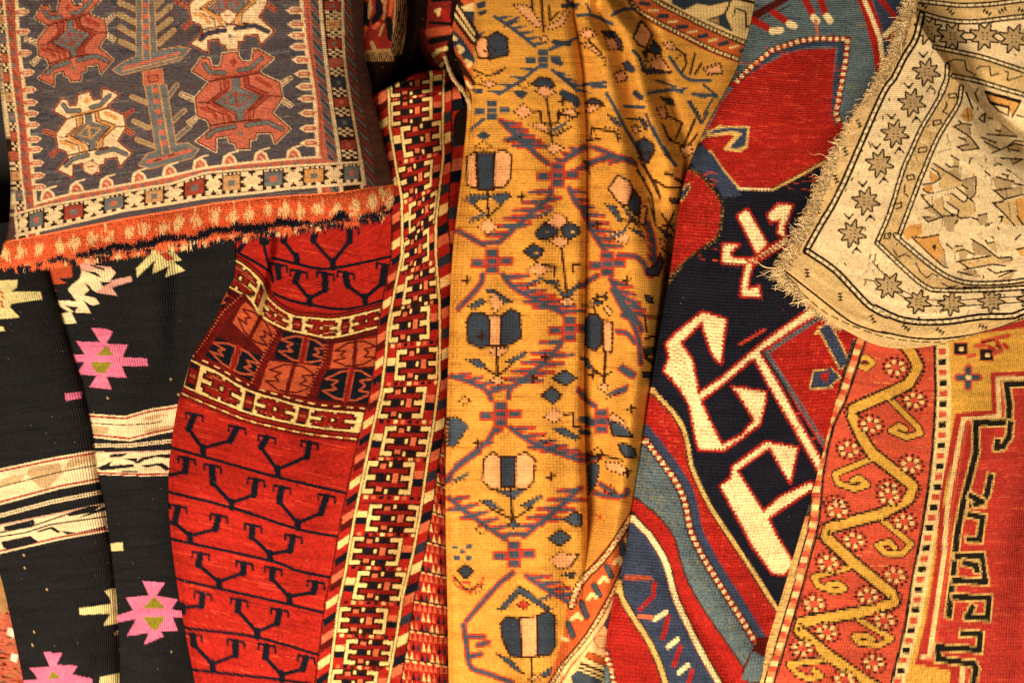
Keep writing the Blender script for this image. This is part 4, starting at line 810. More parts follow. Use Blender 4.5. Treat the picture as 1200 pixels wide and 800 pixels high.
# ---------------------------------------------------------------- beige mat
b0 = Z(900, 0, 4); b1 = Z(1050, 0, 7.273); b2 = Z(1050, 90, 7.273); b3 = Z(1050, 180, 7.273); b4 = Z(1000, 270, 5.715); b5 = Z(880, 170, 6.667); b6 = Z(880, 270, 5.714); b7 = Z(900, 200, 3.636)
BG_OUT = b0('720,70 712,110 690,190 640,270 590,370 540,440') + b5('800,130 730,290 640,470 560,600 470,760') + b6('372,140')
BG_OUT2 = b6('380,142 560,265 700,410 800,510 914,570') + b4('150,520 300,590 450,615 650,610 850,580 1050,575 1143,545 1400,450')
def paint_beige():
    c = Cloth('beigeD', 'outer_border'); rs = rng_of(41)
    for k in range(500):
        x, y = rs.uniform(900, 1250), rs.uniform(-30, 410); l = rs.uniform(3, 12); c.line([(x, y), (x + l, y + rs.uniform(-2, 2))], 1, 'beige' if k % 2 else 'borange')
    def dbl(p, w=6.0):
        c.line(p, w * 1.15, 'bbrown'); c.line(p, w * .38, 'bhi'); c.dashes(p, 9, .5, w * .4, 'bstar', start=3)
    T2 = smooth(b1('100,70 300,140 500,185 700,188 900,165 1091,145 1400,120')); T1 = smooth(b1('0,-30 200,10 400,35 560,50 800,40 1091,5 1400,-30')); T3 = smooth(b1('330,405 550,450 750,495 950,560 1091,605 1400,690')); T4 = smooth(b1('490,650 700,695 900,755 1091,810 1400,900'))
    i1 = b1('440,560 430,690 380,800') + b2('440,10 400,130 310,290 220,440 130,640 60,800') + b7('520,180 465,308'); i1b = b7('465,308 560,400') + b4('300,220 420,330 500,385 560,400 800,402 1143,385 1400,350')
    i2 = b2('560,90 535,230 450,370 370,500 300,650 240,800') + b3('200,240 130,430 25,705'); i2b = b3('25,705') + b4('290,42 450,180 580,280 680,330 800,355 1000,352 1143,335 1400,290')
    c.part('star_border')
    c.poly(BG_OUT + BG_OUT2 + b1('1500,1500 1500,140') + T2[::-1], 'beige')
    c.part('inner_border'); c.poly(i1 + i1b + [(1260, 300), (1260, 110)] + T3[::-1], 'beigeD')
    c.part('field'); c.poly(i2 + i2b + [(1260, 300), (1260, 115)] + T4[::-1], 'beige')
    c.cur = None
    for k in range(240):
        x, y = rs.uniform(1060, 1240), rs.uniform(120, 330); l = rs.uniform(3, 10); c.line([(x, y), (x + l, y + 2)], 1, 'bhi' if k % 2 else 'beige')
    # band figures
    def star(cx, cy, r, rot=0.0, sq=1.0, link=False):
        c.part('star_motif')
        pts = []
        for k in range(16):
            a = rot + math.pi * k / 8; q = r * ((1.18 if k % 4 == 0 else 1.0) if k % 2 == 0 else .55); pts.append((cx + q * math.cos(a), cy + q * math.sin(a) * sq))
        c.poly(pts, 'bstar', out='bbrown', ow=1.9)
        for a in (-2.5, 2.5):
            for b in (-4, 0, 4): c.line([(cx + a, cy + b * sq), (cx + a + 1.4, cy + b * sq)], 1.3, 'bbrown')
        c.cur = None
    for cx, cy, sg in ((1086, 85, 1), (1069, 121, 1), (1049, 157, 1), (1031, 192, 1), (1015, 236, 1), (999, 274, 1)):
        star(cx, cy, 13.5, .25)
        for dx, dy in ((-4, -19), (5, 18)):
            x, y = cx + dx, cy + dy; c.line([(x - 5, y - 4), (x, y + 2), (x + 5, y - 4)] if dy < 0 else [(x - 5, y + 5), (x, y - 2), (x + 5, y + 4)], 1.8, 'bbrown'); c.line([(x - 1, y), (x + 1, y + 1)], 2.6, 'bbrown')
    bs = ((1042, 335, .5), (1076, 354, .3), (1115, 356, .1), (1162, 353, .1), (1208, 350, 0))
    for (x1, y1, _), (x2, y2, _) in zip(bs[:-1], bs[1:]):
        for o in (-3.5, 3.5): c.line([(x1, y1 + o), (x2, y2 + o)], 1.4, 'bbrown')
    for x, y, r in bs: star(x, y, 14.5 if x < 1060 else 13, r, .9)
    ts = ((1089, 36), (1116, 43), (1154, 43), (1188, 46), (1222, 48))
    for (x1, y1), (x2, y2) in zip(ts[:-1], ts[1:]):
        for o in (-4, 4): c.line([(x1, y1 + o), (x2, y2 + o)], 1.5, 'bbrown')
    for x, y in ts: star(x, y, 15, .4, .95)
    for t in ('60,130 140,20 160,60', '10,140 80,70'): pass
    for z, t in ((b4, '130,210 180,270 220,300'), (b4, '150,160 145,210'), (b4, '80,330 140,340 170,380'), (b4, '75,370 85,340'), (b4, '110,190 120,160')): c.line(z(t), 1.5, 'bbrown')
    for z, t in ((b4, '110,120 105,260 60,300'), (b4, '130,270 150,300')): c.dots(z(t), 3, 1.3, 'bbrown')
    for k in range(150):                                   # small scattered yarn marks in the bands
        x, y = rs.uniform(930, 1195), rs.uniform(30, 395); i, j = int((y - Y0) * SS), int((x - X0) * SS)
        if c.parts[c.reg[i, j]][0] in ('star_border', 'inner_border', 'field'): c.line([(x, y), (x + rs.uniform(-3, 3), y + rs.uniform(1, 4))], 1.6, 'bstar' if k % 3 else 'bbrown')
    # little marks on outer band
    def mark(x, y, a):
        ca, sa = math.cos(a), math.sin(a)
        for d, s in ((-4, 2), (0, -2), (4, 2)): c.line([(x + d * ca - s * sa, y + d * sa + s * ca), (x + d * ca + s * sa, y + d * sa - s * ca)], 1.9, 'bbrown')
        c.line([(x - 4 * ca, y - 4 * sa), (x + 4 * ca, y + 4 * sa)], 1.3, 'bbrown')
    for x, y, a in ((1059, 48, 1.3), (1044, 75, 1.2), (1025, 108, 1.2), (1007, 145, 1.2), (991, 178, 1.2), (980, 210, 1.3), (959, 246, 1.5), (929, 293, .4), (946, 320, 1.5), (985, 348, 1.5), (1023, 374, 1.1), (1062, 384, .7), (1102, 388, .6), (1152, 383, .3), (1190, 372, .2), (1082, 7, .7), (1114, 14, .8), (1157, 15, .6), (1175, 13, -.5), (1198, 13, .4)):
        mark(x, y, a)
    # meander in inner border
    for z, t in ((b1, '430,540 500,510 590,520 600,600 660,630'), (b1, '690,590 720,570 800,570 810,650 880,630'), (b1, '930,610 960,620 950,690 1080,650'), (b2, '450,150 515,145 520,180 455,185 450,150'), (b2, '430,220 440,250 400,300 440,320'), (b2, '320,380 380,370 390,400 320,420 320,380'),
                 (b2, '200,610 265,600 260,640 190,650 200,610'), (b3, '90,195 150,180 160,220 100,230 90,195'), (b3, '0,430 50,420 50,460 0,475'), (b3, '80,270 70,340 110,370'), (b7, '500,270 525,265 520,290 495,290 500,270'), (b4, '270,130 300,180 350,160 380,180'), (b4, '420,220 450,280 490,320 530,290 570,310'), (b4, '590,350 640,380 700,370'), (b4, '740,380 900,385 1143,370')):
        c.line(z(t), 1.7, 'bbrown')
    for z, t in ((b2, '430,220 400,330'), (b2, '300,480 290,600'), (b3, '70,280 100,370'), (b3, '170,20 200,120'), (b4, '270,80 275,150')): c.dots(z(t), 3, 1.4, 'bbrown')
    # field figures: toothed leaves, drawn as tinted areas, dark stems and dotted edges
    B1 = Z(1070, 175, 8.892); B2 = Z(1050, 255, 8); B3 = Z(1100, 85, 8)
    def fig(z, fills, lines=(), dots=()):
        c.part('leaf_motif')
        for t, col in fills: c.poly(z(t), col)
        for t in lines: c.line(z(t), 2.0, 'bbrown')
        for t in dots: c.dots(z(t), 3.0, 1.7, 'bbrown')
        c.cur = None
    fig(B1, [('220,150 340,230 500,330 560,400 450,390 300,420 280,310 250,270 270,290', 'beigeD'), ('350,235 480,180 500,320', 'bstar'), ('400,100 480,110 490,170 410,180 430,130', 'bstar'), ('250,260 340,240 300,310', 'bstar'), ('175,230 250,270 275,310 180,345', 'borange'), ('110,390 200,370 210,440 140,455', 'borange')],
        ('215,150 340,230 500,330 660,290', '195,200 260,245 285,310 210,355 105,370', '340,155 390,190 470,180', '400,70 480,115', '105,415 150,455 210,460'), ('500,200 500,300', '180,240 180,320', '275,360 290,410', '220,455 330,430 450,400'))
    fig(B1, [('500,330 660,295 630,370 640,470 600,520 550,450 520,380', 'bstar'), ('360,470 420,470 530,550 600,530 630,560 650,660 590,700 490,715 470,690 485,640 390,570', 'beigeD'), ('310,500 220,520 210,600 320,690 380,690 320,620', 'beigeD')],
        ('450,400 530,460 570,490 560,540 520,550 410,465', '510,375 570,410', '600,520 650,470 660,310', '570,500 625,545', '355,550 480,640 460,700 390,670 330,620'), ('630,380 620,440', '640,560 650,660', '340,470 400,465', '310,500 325,630', '200,500 205,600'))
    fig(B1, [('85,480 200,590 310,700 160,760 130,710 260,700 120,620 170,600', 'bstar'), ('320,700 460,690 500,720 440,770 430,850 380,870 320,800', 'bstar'), ('650,710 720,690 770,670 760,740 800,790 700,800', 'bstar')],
        ('85,480 170,580 310,700 450,690 500,720 610,710 680,740', '90,480 130,480', '210,590 120,620', '310,705 160,760 105,705 180,705', '680,690 770,670', '470,740 440,780', '800,780 760,800'), ('770,680 770,750', '310,720 305,800'))
    fig(B1, [('820,290 900,300 1060,340 1020,400 870,420', 'bstar'), ('850,430 1000,420 1150,370 1150,470 950,520', 'bstar'), ('840,560 940,545 1100,510 1160,480 1160,800 1050,790 960,680', 'beigeD'), ('1060,520 1160,510 1160,780 1100,700 1080,600', 'borange'), ('890,700 950,700 1030,790 960,790', 'beigeD'), ('1000,110 1150,105 1040,160', 'bstar')],
        ('750,230 810,280', '870,290 970,320 1050,335', '930,260 1000,275 980,300', '980,215 1020,235', '850,430 1040,405', '840,425 950,520 940,545 830,565', '950,525 1160,470', '830,560 950,670 1060,800', '890,710 940,695 920,750', '1060,360 1150,375', '920,95 1010,100 1150,105 1040,160', '850,175 890,150 930,165', '1090,700 1150,790', '590,150 600,100 620,95'), ('820,310 820,390', '970,440 980,510', '1000,570 1020,720', '1080,550 1090,690', '1050,250 1140,330'))
    fig(B2, [('140,190 400,160 410,250 460,320 470,470 300,330', 'borange'), ('430,320 460,330 470,470 410,440', 'bstar'), ('60,150 120,75 240,60 250,160 150,190 110,220', 'borange'), ('710,200 820,270 960,380 900,360 740,350 720,260', 'bstar'), ('560,270 620,270 740,350 570,330', 'beigeD'), ('590,330 680,330 660,390 600,400', 'bstar'), ('570,410 900,360 1000,390 1090,390 1080,430 920,440 680,490', 'beigeD'), ('580,510 740,490 780,560 680,545', 'bstar'), ('960,590 1130,500 1080,580', 'bstar'), ('840,240 920,230 940,330', 'beigeD'), ('970,385 1080,370 1090,410 1000,430', 'bstar')],
        ('180,185 270,190 400,160', '150,185 300,330 450,465 490,470', '705,200 820,270 960,380 1080,370 1090,400', '570,415 890,360', '570,320 640,300 740,350', '560,270 620,265', '580,510 720,545', '640,490 910,440 1030,455', '860,480 940,525 1080,495 1130,500', '600,420 690,480', '475,250 530,295', '840,215 860,245 920,230', '900,180 920,200', '955,90 970,115', '1120,210 1170,160', '970,555 1110,500'), ('400,170 410,250 455,310 470,460', '740,350 720,250', '550,290 560,400', '930,240 940,330', '770,390 780,430', '690,430 710,440', '740,500 790,560'))
    c.poly(B2('335,265 380,250 370,320'), 'bbrown'); c.poly(B2('1130,300 1200,285 1200,370 1170,350'), 'borange'); c.line(B2('1130,300 1200,285'), 2, 'bbrown')
    fig(B3, [('140,510 210,480 300,495 310,600 270,590', 'bstar'), ('190,610 290,600 380,710 220,735 180,700 270,680', 'bstar'), ('210,410 260,330 320,340 330,450 270,470', 'borange'), ('390,400 440,375 510,430 440,470', 'bstar')],
        ('140,510 220,480 310,495', '145,510 270,590 310,620 380,715 230,735 175,700 280,675', '190,610 260,640', '260,190 320,340', '385,430 440,380 430,470 385,440', '470,430 510,440', '190,455 220,480'), ('290,530 300,600', '210,410 320,410', '270,350 280,450', '80,590 110,690', '0,750 120,720'))
    fig(B3, [('440,180 770,270 690,420 650,330 480,290', 'borange'), ('560,550 600,490 740,600 690,610 560,590', 'bstar'), ('420,650 520,640 570,690 520,750', 'beigeD'), ('600,720 700,650 800,660 800,780 690,730', 'beigeD')],
        ('440,185 770,280 690,420', '450,190 470,260 560,360 640,400', '480,285 660,325 655,410', '370,155 345,200 370,270', '540,545 580,555', '460,580 560,590 740,605', '400,610 540,660', '430,650 520,700 570,720', '500,760 640,700 720,640 800,650', '650,700 720,670 800,690', '660,720 760,740', '740,405 800,420'), ('600,495 740,600', '690,690 790,720'))
    c.line(B3('445,188 765,275'), 4.2, 'bbrown'); c.line(B3('490,288 655,328'), 3.4, 'bbrown')
    for p in (T1, T2, T3, T4, BG_OUT, BG_OUT2, i1, i1b, i2, i2b): dbl(smooth(p, 3), 7.6 if p in (BG_OUT, BG_OUT2) else 5.8)
    c.line(smooth(b6('200,250 430,430 650,600 800,665 914,690') + b4('200,680 400,720 600,725 850,690 1000,650 1143,590 1300,510')), 2.4, 'bbrown')
    c.dashes(smooth(b6('230,320 330,410 520,560') + b4('100,680 300,730 500,748 650,745 900,700')), 14, 9, 1.4, 'bbrown')
    return c

# ---------------------------------------------------------------- red and gold rug, lower right
q7 = Z(900, 380, 3.636); q8 = Z(880, 580, 3.6375); q9 = Z(1060, 390, 5.714)
def paint_vine():
    c = Cloth('qredD', 'field'); rs = rng_of(51)
    for k in range(300):
        x, y = rs.uniform(1090, 1250), rs.uniform(420, 860); l = rs.uniform(5, 20); c.line([(x, y), (x + l, y)], 1, 'qred')
    lb = smooth(q7('420,60 375,200 330,330 280,440 240,620') + q8('290,120 250,280 200,470 130,700 70,900')); rb = smooth(q7('712,60 713,200 715,300 705,500 690,650') + q8('730,150 690,350 660,550 620,720 560,950'))
    gr = smooth(q7('775,60 780,200 785,300 780,480 765,700') + q8('800,130 765,350 725,560 680,720 640,900'))
    c.part('vine_border'); c.poly(lb + rb[::-1], 'qred')
    for k in range(300):
        i = rs.randint(0, len(lb)); x, y = lb[i]; x += rs.uniform(0, 110); l = rs.uniform(4, 14); c.line([(x, y), (x + l, y)], 1, 'qredD' if k % 3 else 'qsalmon') if c.reg[int((y - Y0) * SS) % CH, min(CW - 1, int((x - X0) * SS))] == c.cur else None
    vb = c.cur
    v1 = q7('560,60 610,120 640,180 600,255 480,312 365,362 362,395 405,490 445,550 560,640 618,690 600,745') + q8('560,80 335,140 320,178 440,290 600,420 612,455 520,490 215,545 208,580 340,690 500,800 600,860')
    c.part('vine'); 
    hooks = [q7('520,318 640,440 652,465 590,482 525,455 560,432 585,448'), q7('450,570 285,640 300,678 370,702 425,685 390,655 360,668'), q8('550,98 685,210 645,252 575,250 540,215 590,200 615,225'), q8('425,308 268,350 290,388 360,412 402,400 372,378 330,385'), q8('460,530 600,612 545,642 465,630 440,605 490,600 520,615'), q8('345,700 165,722 200,762 250,785 300,772 270,750')]
    for w, col in ((15.2, 'qblack'), (11.0, 'qgold')):
        c.line(v1, w, col)
        for h in hooks: c.line(h, w * .56 + (1.2 if col == 'qblack' else -.2), col)
    for s in (1, -1): c.dots(offs(smooth(v1, 4), 7.6 * s), 5.2, 3.4, 'qblack')
    c.part('vine'); c.line(q7('390,150 420,140 450,165 420,190 395,180'), 8, 'qblack'); c.line(q7('390,150 420,140 450,165 420,190 395,180'), 5.4, 'qgold'); c.line(q7('405,160 430,170'), 2, 'qblack')
    fl = [(q7, 545, 185), (q7, 625, 325), (q7, 440, 430), (q7, 345, 535), (q7, 610, 600), (q7, 515, 705), (q7, 290, 775), (q8, 370, 65), (q8, 655, 115), (q8, 440, 195), (q8, 330, 290), (q8, 615, 345), (q8, 500, 430), (q8, 270, 465), (q8, 570, 535), (q8, 325, 585), (q8, 220, 655), (q8, 525, 715), (q8, 400, 790), (q8, 590, 5)]
    FL = ['....kk.....', '..kkcck.k..', '.kcckckcck.', 'kcck.r.kcck', '.kkrrcrrkk.', 'kcck.r.kcck', '.kcckckcck.', '..k.kcckk..', '.....kk....']
    for z, x, y in fl:
        X, Y = z('%f,%f' % (x, y))[0]; c.part('flower_motif')
        f = quad((X - 14, Y - 6), (X + 12, Y - 13), (X + 14, Y + 6), (X - 12, Y + 13))
        f = quad((X - 16, Y - 13), (X + 11, Y - 10), (X + 16, Y + 13), (X - 11, Y + 10))
        c.line([(X - 9, Y - 2), (X + 9, Y + 2)], 15, 'qred')
        for k in range(6):
            t = k * math.pi / 3 + .3; c.line([(X + 8.5 * math.cos(t), Y + 6.5 * math.sin(t)), (X + 9.5 * math.cos(t), Y + 7 * math.sin(t))], 4.6, 'rcream')
        for k in range(13):
            t = k * math.pi * 2 / 13; c.line([(X + 14.5 * math.cos(t), Y + 11.5 * math.sin(t) + 1.5 * math.cos(t)), (X + 14.5 * math.cos(t) + .4, Y + 11.5 * math.sin(t) + 1.5 * math.cos(t))], 3.7, 'qblack')
        for k in range(6):
            t = k * math.pi / 3 + .82; c.line([(X + 6.5 * math.cos(t), Y + 5 * math.sin(t)), (X + 9.5 * math.cos(t), Y + 7.5 * math.sin(t))], 2.3, 'qblack')
    c.cur = None
    # left edge
    c.part('selvedge'); c.poly([(p[0] - 60, p[1]) for p in lb] + lb[::-1], 'qsalmon')
    ed = [(p[0] - 22, p[1]) for p in lb]; c.line(offs(lb, 5), 11, 'qsalmon')
    mid = [(p[0] - 6.5, p[1]) for p in lb]; c.ribbon(mid, 7, 8, ['qsalmon', 'qred', 'qcream', 'qred', 'qsalmon', 'qcream'])
    c.line([(p[0] - 11.5, p[1]) for p in lb], 2.2, 'qblack'); 
    s2 = [(p[0] - 18.5, p[1]) for p in lb]; n = len(s2); c.ribbon(s2[:int(n * .56)], 2.4, 12, ['qslate', 'qslate', 'qblack']); c.ribbon(s2[int(n * .56):], 2.4, 12, ['ngold', 'ngold', 'tan'])
    c.line(lb, 3.2, 'qblack')
    # guard stripe and gold band
    c.part('guard_stripe'); c.poly(rb + gr[::-1], 'qcream')
    gm = [((a[0] + b[0]) / 2 - .5, (a[1] + b[1]) / 2) for a, b in zip(rb, gr)]
    for k, (x, y, dx, dy) in enumerate(c.walk(gm, 12.2, 4)):
        c.poly([(x - 4.5, y - 3.4), (x + 4.5, y - 4), (x + 4.5, y + 3), (x - 4.5, y + 3.6)], 'qblack' if k % 2 == 0 else 'qred')
    c.line(rb, 3.4, 'qblack'); c.line(gr, 1.6, 'qgold')
    c.part('gold_band'); g2 = [(p[0] + 9, p[1]) for p in gr]
    st = q9('800,268 580,275 585,395 595,520 350,545 350,800') 
    c.poly(gr[:1] + gr + q8('860,960 850,800 870,745 705,720 745,560 800,250 815,0') + q9('350,545 590,525 578,275 1000,262 1000,-60'), 'qgold')
    for w, col in ((0, 'qred'),): pass
    step = q9('1000,270 590,278 600,530 355,552') + q8('815,10 800,250 755,540 712,715 860,742 850,960')
    c.bar(step, 4.6, 'qredD'); 
    stp2 = [(x + 5.5, y + 5.5) for x, y in q9('1000,270 595,278 605,530 365,552')] + [(x + 7, y) for x, y in q8('815,30 800,250 760,540 735,690')] + q8('735,690 905,715 895,960')
    c.bar(stp2, 5.4, 'qcream'); c.bar([(x + 5, y + 3) for x, y in stp2], 3.6, 'qred')
    c.part('key_fret')
    fr = q9('1000,335 685,345 705,490 700,600 480,605 480,800') + q8('905,40 880,170 865,330 845,510')
    for w, col in ((11, 'ngold'), (7.0, 'qblack')): c.bar(fr, w, col)
    for pl in (q9('712,610 700,700 660,760 620,770 625,730'), q7('950,650 935,720 915,765 870,765'), q8('935,85 990,95 975,190 930,190'), q8('880,260 985,260 1000,370 870,365'), q8('915,290 960,300 965,320'), q8('870,435 1015,440 1010,525 925,520 945,480'), q8('905,590 980,595 975,660 900,655 800,650 800,700 950,720 960,740 940,860'), q8('940,5 985,30 960,40')):
        for w, col in ((10.5, 'ngold'), (6.8, 'qblack')): c.bar(pl, w, col)
    c.part('corner_flower')
    for x, y, s in ((380, 110, 1), (555, 152, 1)):
        q = q9('%d,%d' % (x, y))[0]; c.poly([(q[0] - 8, q[1] - 7), (q[0] + 7, q[1] - 7), (q[0] + 7, q[1] + 6), (q[0] - 8, q[1] + 6)], 'qblack', out='qred', ow=1); c.line([q, (q[0] + 1, q[1])], 5, 'qcream')
    q = q9('428,300')[0]
    c.line([(q[0] - 12, q[1]), (q[0] + 12, q[1])], 10, 'qred'); c.line([(q[0], q[1] - 11), (q[0], q[1] + 11)], 10, 'qred')
    c.line([(q[0] - 11, q[1]), (q[0] + 11, q[1])], 6.5, 'slate'); c.line([(q[0], q[1] - 10), (q[0], q[1] + 10)], 6.5, 'slate'); c.line([q, (q[0] + 1, q[1])], 6, 'qcream')
    for t in ('480,90 540,85', '430,160 470,150', '570,95 600,110', '620,60 650,110', '670,80 690,100', '520,60 700,20', '600,140 650,120'): c.line(q9(t), 5, 'qred' if len(t) % 2 else 'qredD')
    c.line(q9('615,85 640,105'), 2, 'qblack'); c.line(q9('520,65 600,50'), 2.4, 'wine')
    c.cur = None
    return c

# ---------------------------------------------------------------- shadowed rug at the back, worn rug lower left
def paint_back():
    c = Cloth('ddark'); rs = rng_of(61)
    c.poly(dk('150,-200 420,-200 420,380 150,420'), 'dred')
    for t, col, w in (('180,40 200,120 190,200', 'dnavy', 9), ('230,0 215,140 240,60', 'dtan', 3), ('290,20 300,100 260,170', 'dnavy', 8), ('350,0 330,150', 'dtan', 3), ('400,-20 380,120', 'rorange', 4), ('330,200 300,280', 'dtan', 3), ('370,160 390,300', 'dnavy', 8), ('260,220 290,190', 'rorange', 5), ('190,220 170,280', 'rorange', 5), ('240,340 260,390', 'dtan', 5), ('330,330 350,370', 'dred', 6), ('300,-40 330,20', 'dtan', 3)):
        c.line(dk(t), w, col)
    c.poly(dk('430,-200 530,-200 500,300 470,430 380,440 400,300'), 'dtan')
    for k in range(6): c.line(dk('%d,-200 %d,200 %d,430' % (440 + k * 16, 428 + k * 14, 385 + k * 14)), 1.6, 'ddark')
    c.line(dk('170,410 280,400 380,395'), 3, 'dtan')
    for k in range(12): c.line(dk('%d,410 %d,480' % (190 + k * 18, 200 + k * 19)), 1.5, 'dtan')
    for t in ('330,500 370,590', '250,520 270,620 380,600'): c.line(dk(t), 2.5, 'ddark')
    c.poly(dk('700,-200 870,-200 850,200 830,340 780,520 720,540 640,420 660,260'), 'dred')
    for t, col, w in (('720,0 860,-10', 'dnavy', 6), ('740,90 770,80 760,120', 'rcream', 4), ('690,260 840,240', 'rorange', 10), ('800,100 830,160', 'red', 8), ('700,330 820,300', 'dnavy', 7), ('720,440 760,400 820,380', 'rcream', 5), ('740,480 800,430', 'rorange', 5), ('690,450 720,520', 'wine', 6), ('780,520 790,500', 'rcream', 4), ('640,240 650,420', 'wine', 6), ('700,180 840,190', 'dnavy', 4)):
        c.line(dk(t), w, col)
    return c
def paint_worn():
    c = Cloth('rugold'); rs = rng_of(71)
    for k in range(900):
        x, y = rs.uniform(-60, 60), rs.uniform(600, 860); l = rs.uniform(2, 8); c.line([(x, y), (x + l, y + 1)], rs.uniform(1, 2.4), ['wine', 'coralD', 'redD', 'dtan', 'mauve'][k % 5])
    c.part('pale_edge'); c.poly([(-60, 600), (8, 640), (12, 700), (6, 720), (-60, 690)], 'dtan')
    c.cur = None
    for t in ((10, 735), (14, 765)): c.poly([(t[0], t[1]), (t[0] + 8, t[1] + 2), (t[0] + 6, t[1] + 12), (t[0] - 2, t[1] + 8)], 'white')
    return c
# ---------------------------------------------------------------- yarn materials
def yarn(name, kind, pu, pv, bump, rough=.9, sheen=.25, fuzz=.5):
    m = bpy.data.materials.new(name); m.use_nodes = True
    nt = m.node_tree; N = nt.nodes; L = nt.links
    b = N['Principled BSDF']; b.inputs['Roughness'].default_value = rough
    b.inputs['Sheen Weight'].default_value = 0.0; b.inputs['Sheen Roughness'].default_value = .5
    b.inputs['Specular IOR Level'].default_value = .05
    at = N.new('ShaderNodeAttribute'); at.attribute_name = 'dye'
    wv = N.new('ShaderNodeAttribute'); wv.attribute_name = 'weave'
    # wool mottling: fine fibres and slow uneven dyeing
    n1 = N.new('ShaderNodeTexNoise'); n1.inputs['Scale'].default_value = .55; n1.inputs['Detail'].default_value = 3
    n2 = N.new('ShaderNodeTexNoise'); n2.inputs['Scale'].default_value = .035; n2.inputs['Detail'].default_value = 4
    mp = N.new('ShaderNodeMapping'); mp.inputs['Scale'].default_value = (.35, 2.2, 1)
    L.new(wv.outputs['Vector'], n1.inputs['Vector']); L.new(wv.outputs['Vector'], mp.inputs['Vector']); L.new(mp.outputs[0], n2.inputs['Vector'])
    r1 = N.new('ShaderNodeMapRange'); r1.inputs[1].default_value = .25; r1.inputs[2].default_value = .75; r1.inputs[3].default_value = .84; r1.inputs[4].default_value = 1.16
    r2 = N.new('ShaderNodeMapRange'); r2.inputs[1].default_value = .3; r2.inputs[2].default_value = .7; r2.inputs[3].default_value = .80; r2.inputs[4].default_value = 1.16
    L.new(n1.outputs['Fac'], r1.inputs[0]); L.new(n2.outputs['Fac'], r2.inputs[0])
    mu = N.new('ShaderNodeMath'); mu.operation = 'MULTIPLY'; L.new(r1.outputs[0], mu.inputs[0]); L.new(r2.outputs[0], mu.inputs[1])
    vm = N.new('ShaderNodeVectorMath'); vm.operation = 'SCALE'; L.new(at.outputs['Color'], vm.inputs[0]); L.new(mu.outputs[0], vm.inputs['Scale'])
    L.new(vm.outputs[0], b.inputs['Base Color'])
    # weave relief
    wn = N.new('ShaderNodeTexNoise'); wn.inputs['Scale'].default_value = .09; wn.inputs['Detail'].default_value = 2; L.new(wv.outputs['Vector'], wn.inputs['Vector'])
    wd = N.new('ShaderNodeVectorMath'); wd.operation = 'MULTIPLY_ADD'; L.new(wn.outputs['Color'], wd.inputs[0]); wd.inputs[1].default_value = (2.2, 2.2, 0); L.new(wv.outputs['Vector'], wd.inputs[2])
    sp = N.new('ShaderNodeSeparateXYZ'); L.new(wd.outputs[0], sp.inputs[0])
    def ridge(src, p, shift=None):
        a = N.new('ShaderNodeMath'); a.operation = 'MULTIPLY'; a.inputs[1].default_value = math.pi / p; L.new(src, a.inputs[0])
        o = a.outputs[0]
        s = N.new('ShaderNodeMath'); s.operation = 'SINE'; L.new(o, s.inputs[0])
        t = N.new('ShaderNodeMath'); t.operation = 'ABSOLUTE'; L.new(s.outputs[0], t.inputs[0]); return t.outputs[0]
    ru = ridge(sp.outputs[0], pu); rv = ridge(sp.outputs[1], pv)
    h = N.new('ShaderNodeMath')
    if kind == 'rib':
        h.operation = 'MULTIPLY_ADD'; L.new(rv, h.inputs[0]); h.inputs[1].default_value = .25; L.new(ru, h.inputs[2])
    else:
        h.operation = 'MULTIPLY'; L.new(ru, h.inputs[0]); L.new(rv, h.inputs[1])
    nz = N.new('ShaderNodeTexNoise'); nz.inputs['Scale'].default_value = .8; nz.inputs['Detail'].default_value = 2; L.new(wv.outputs['Vector'], nz.inputs['Vector'])
    ad = N.new('ShaderNodeMath'); ad.operation = 'MULTIPLY_ADD'; L.new(nz.outputs['Fac'], ad.inputs[0]); ad.inputs[1].default_value = fuzz; L.new(h.outputs[0], ad.inputs[2])
    bp = N.new('ShaderNodeBump'); bp.inputs['Strength'].default_value = bump; bp.inputs['Distance'].default_value = .0012; L.new(ad.outputs[0], bp.inputs['Height'])
    L.new(bp.outputs[0], b.inputs['Normal'])
    return m
M = {
    'soumak': yarn('soumak_wool', 'knot', 2.3, 2.0, .4),
    'rib': yarn('ribbed_kilim_wool', 'rib', 3.4, 1.7, .7, .85, .15),
    'pile': yarn('cut_pile_wool', 'knot', 2.6, 2.6, .35, .85, .4, 1.2),
    'knot': yarn('knotted_wool', 'knot', 3.9, 2.9, .34, .9, .2, .9),
    'wrap': yarn('wrapped_weft_wool', 'knot', 4.6, 3.45, .55, .9, .2, .9),
    'flat': yarn('flat_beige_wool', 'knot', 2.4, 2.0, .4, .95, .2, .9),
    'knot2': yarn('knotted_red_wool', 'knot', 3.4, 3.0, .42, .9, .25),
}
def plain(name, col, rough=.8):
    m = bpy.data.materials.new(name); m.use_nodes = True; nt = m.node_tree; b = nt.nodes['Principled BSDF']
    n = nt.nodes.new('ShaderNodeTexNoise'); n.inputs['Scale'].default_value = 60; n.inputs['Detail'].default_value = 5
    r = nt.nodes.new('ShaderNodeValToRGB'); r.color_ramp.elements[0].color = (*[c * .6 for c in col], 1); r.color_ramp.elements[1].color = (*col, 1)
    nt.links.new(n.outputs['Fac'], r.inputs[0]); nt.links.new(r.outputs[0], b.inputs['Base Color']); b.inputs['Roughness'].default_value = rough
    return m
M['table'] = plain('dark_table_cloth', (.02, .016, .013))

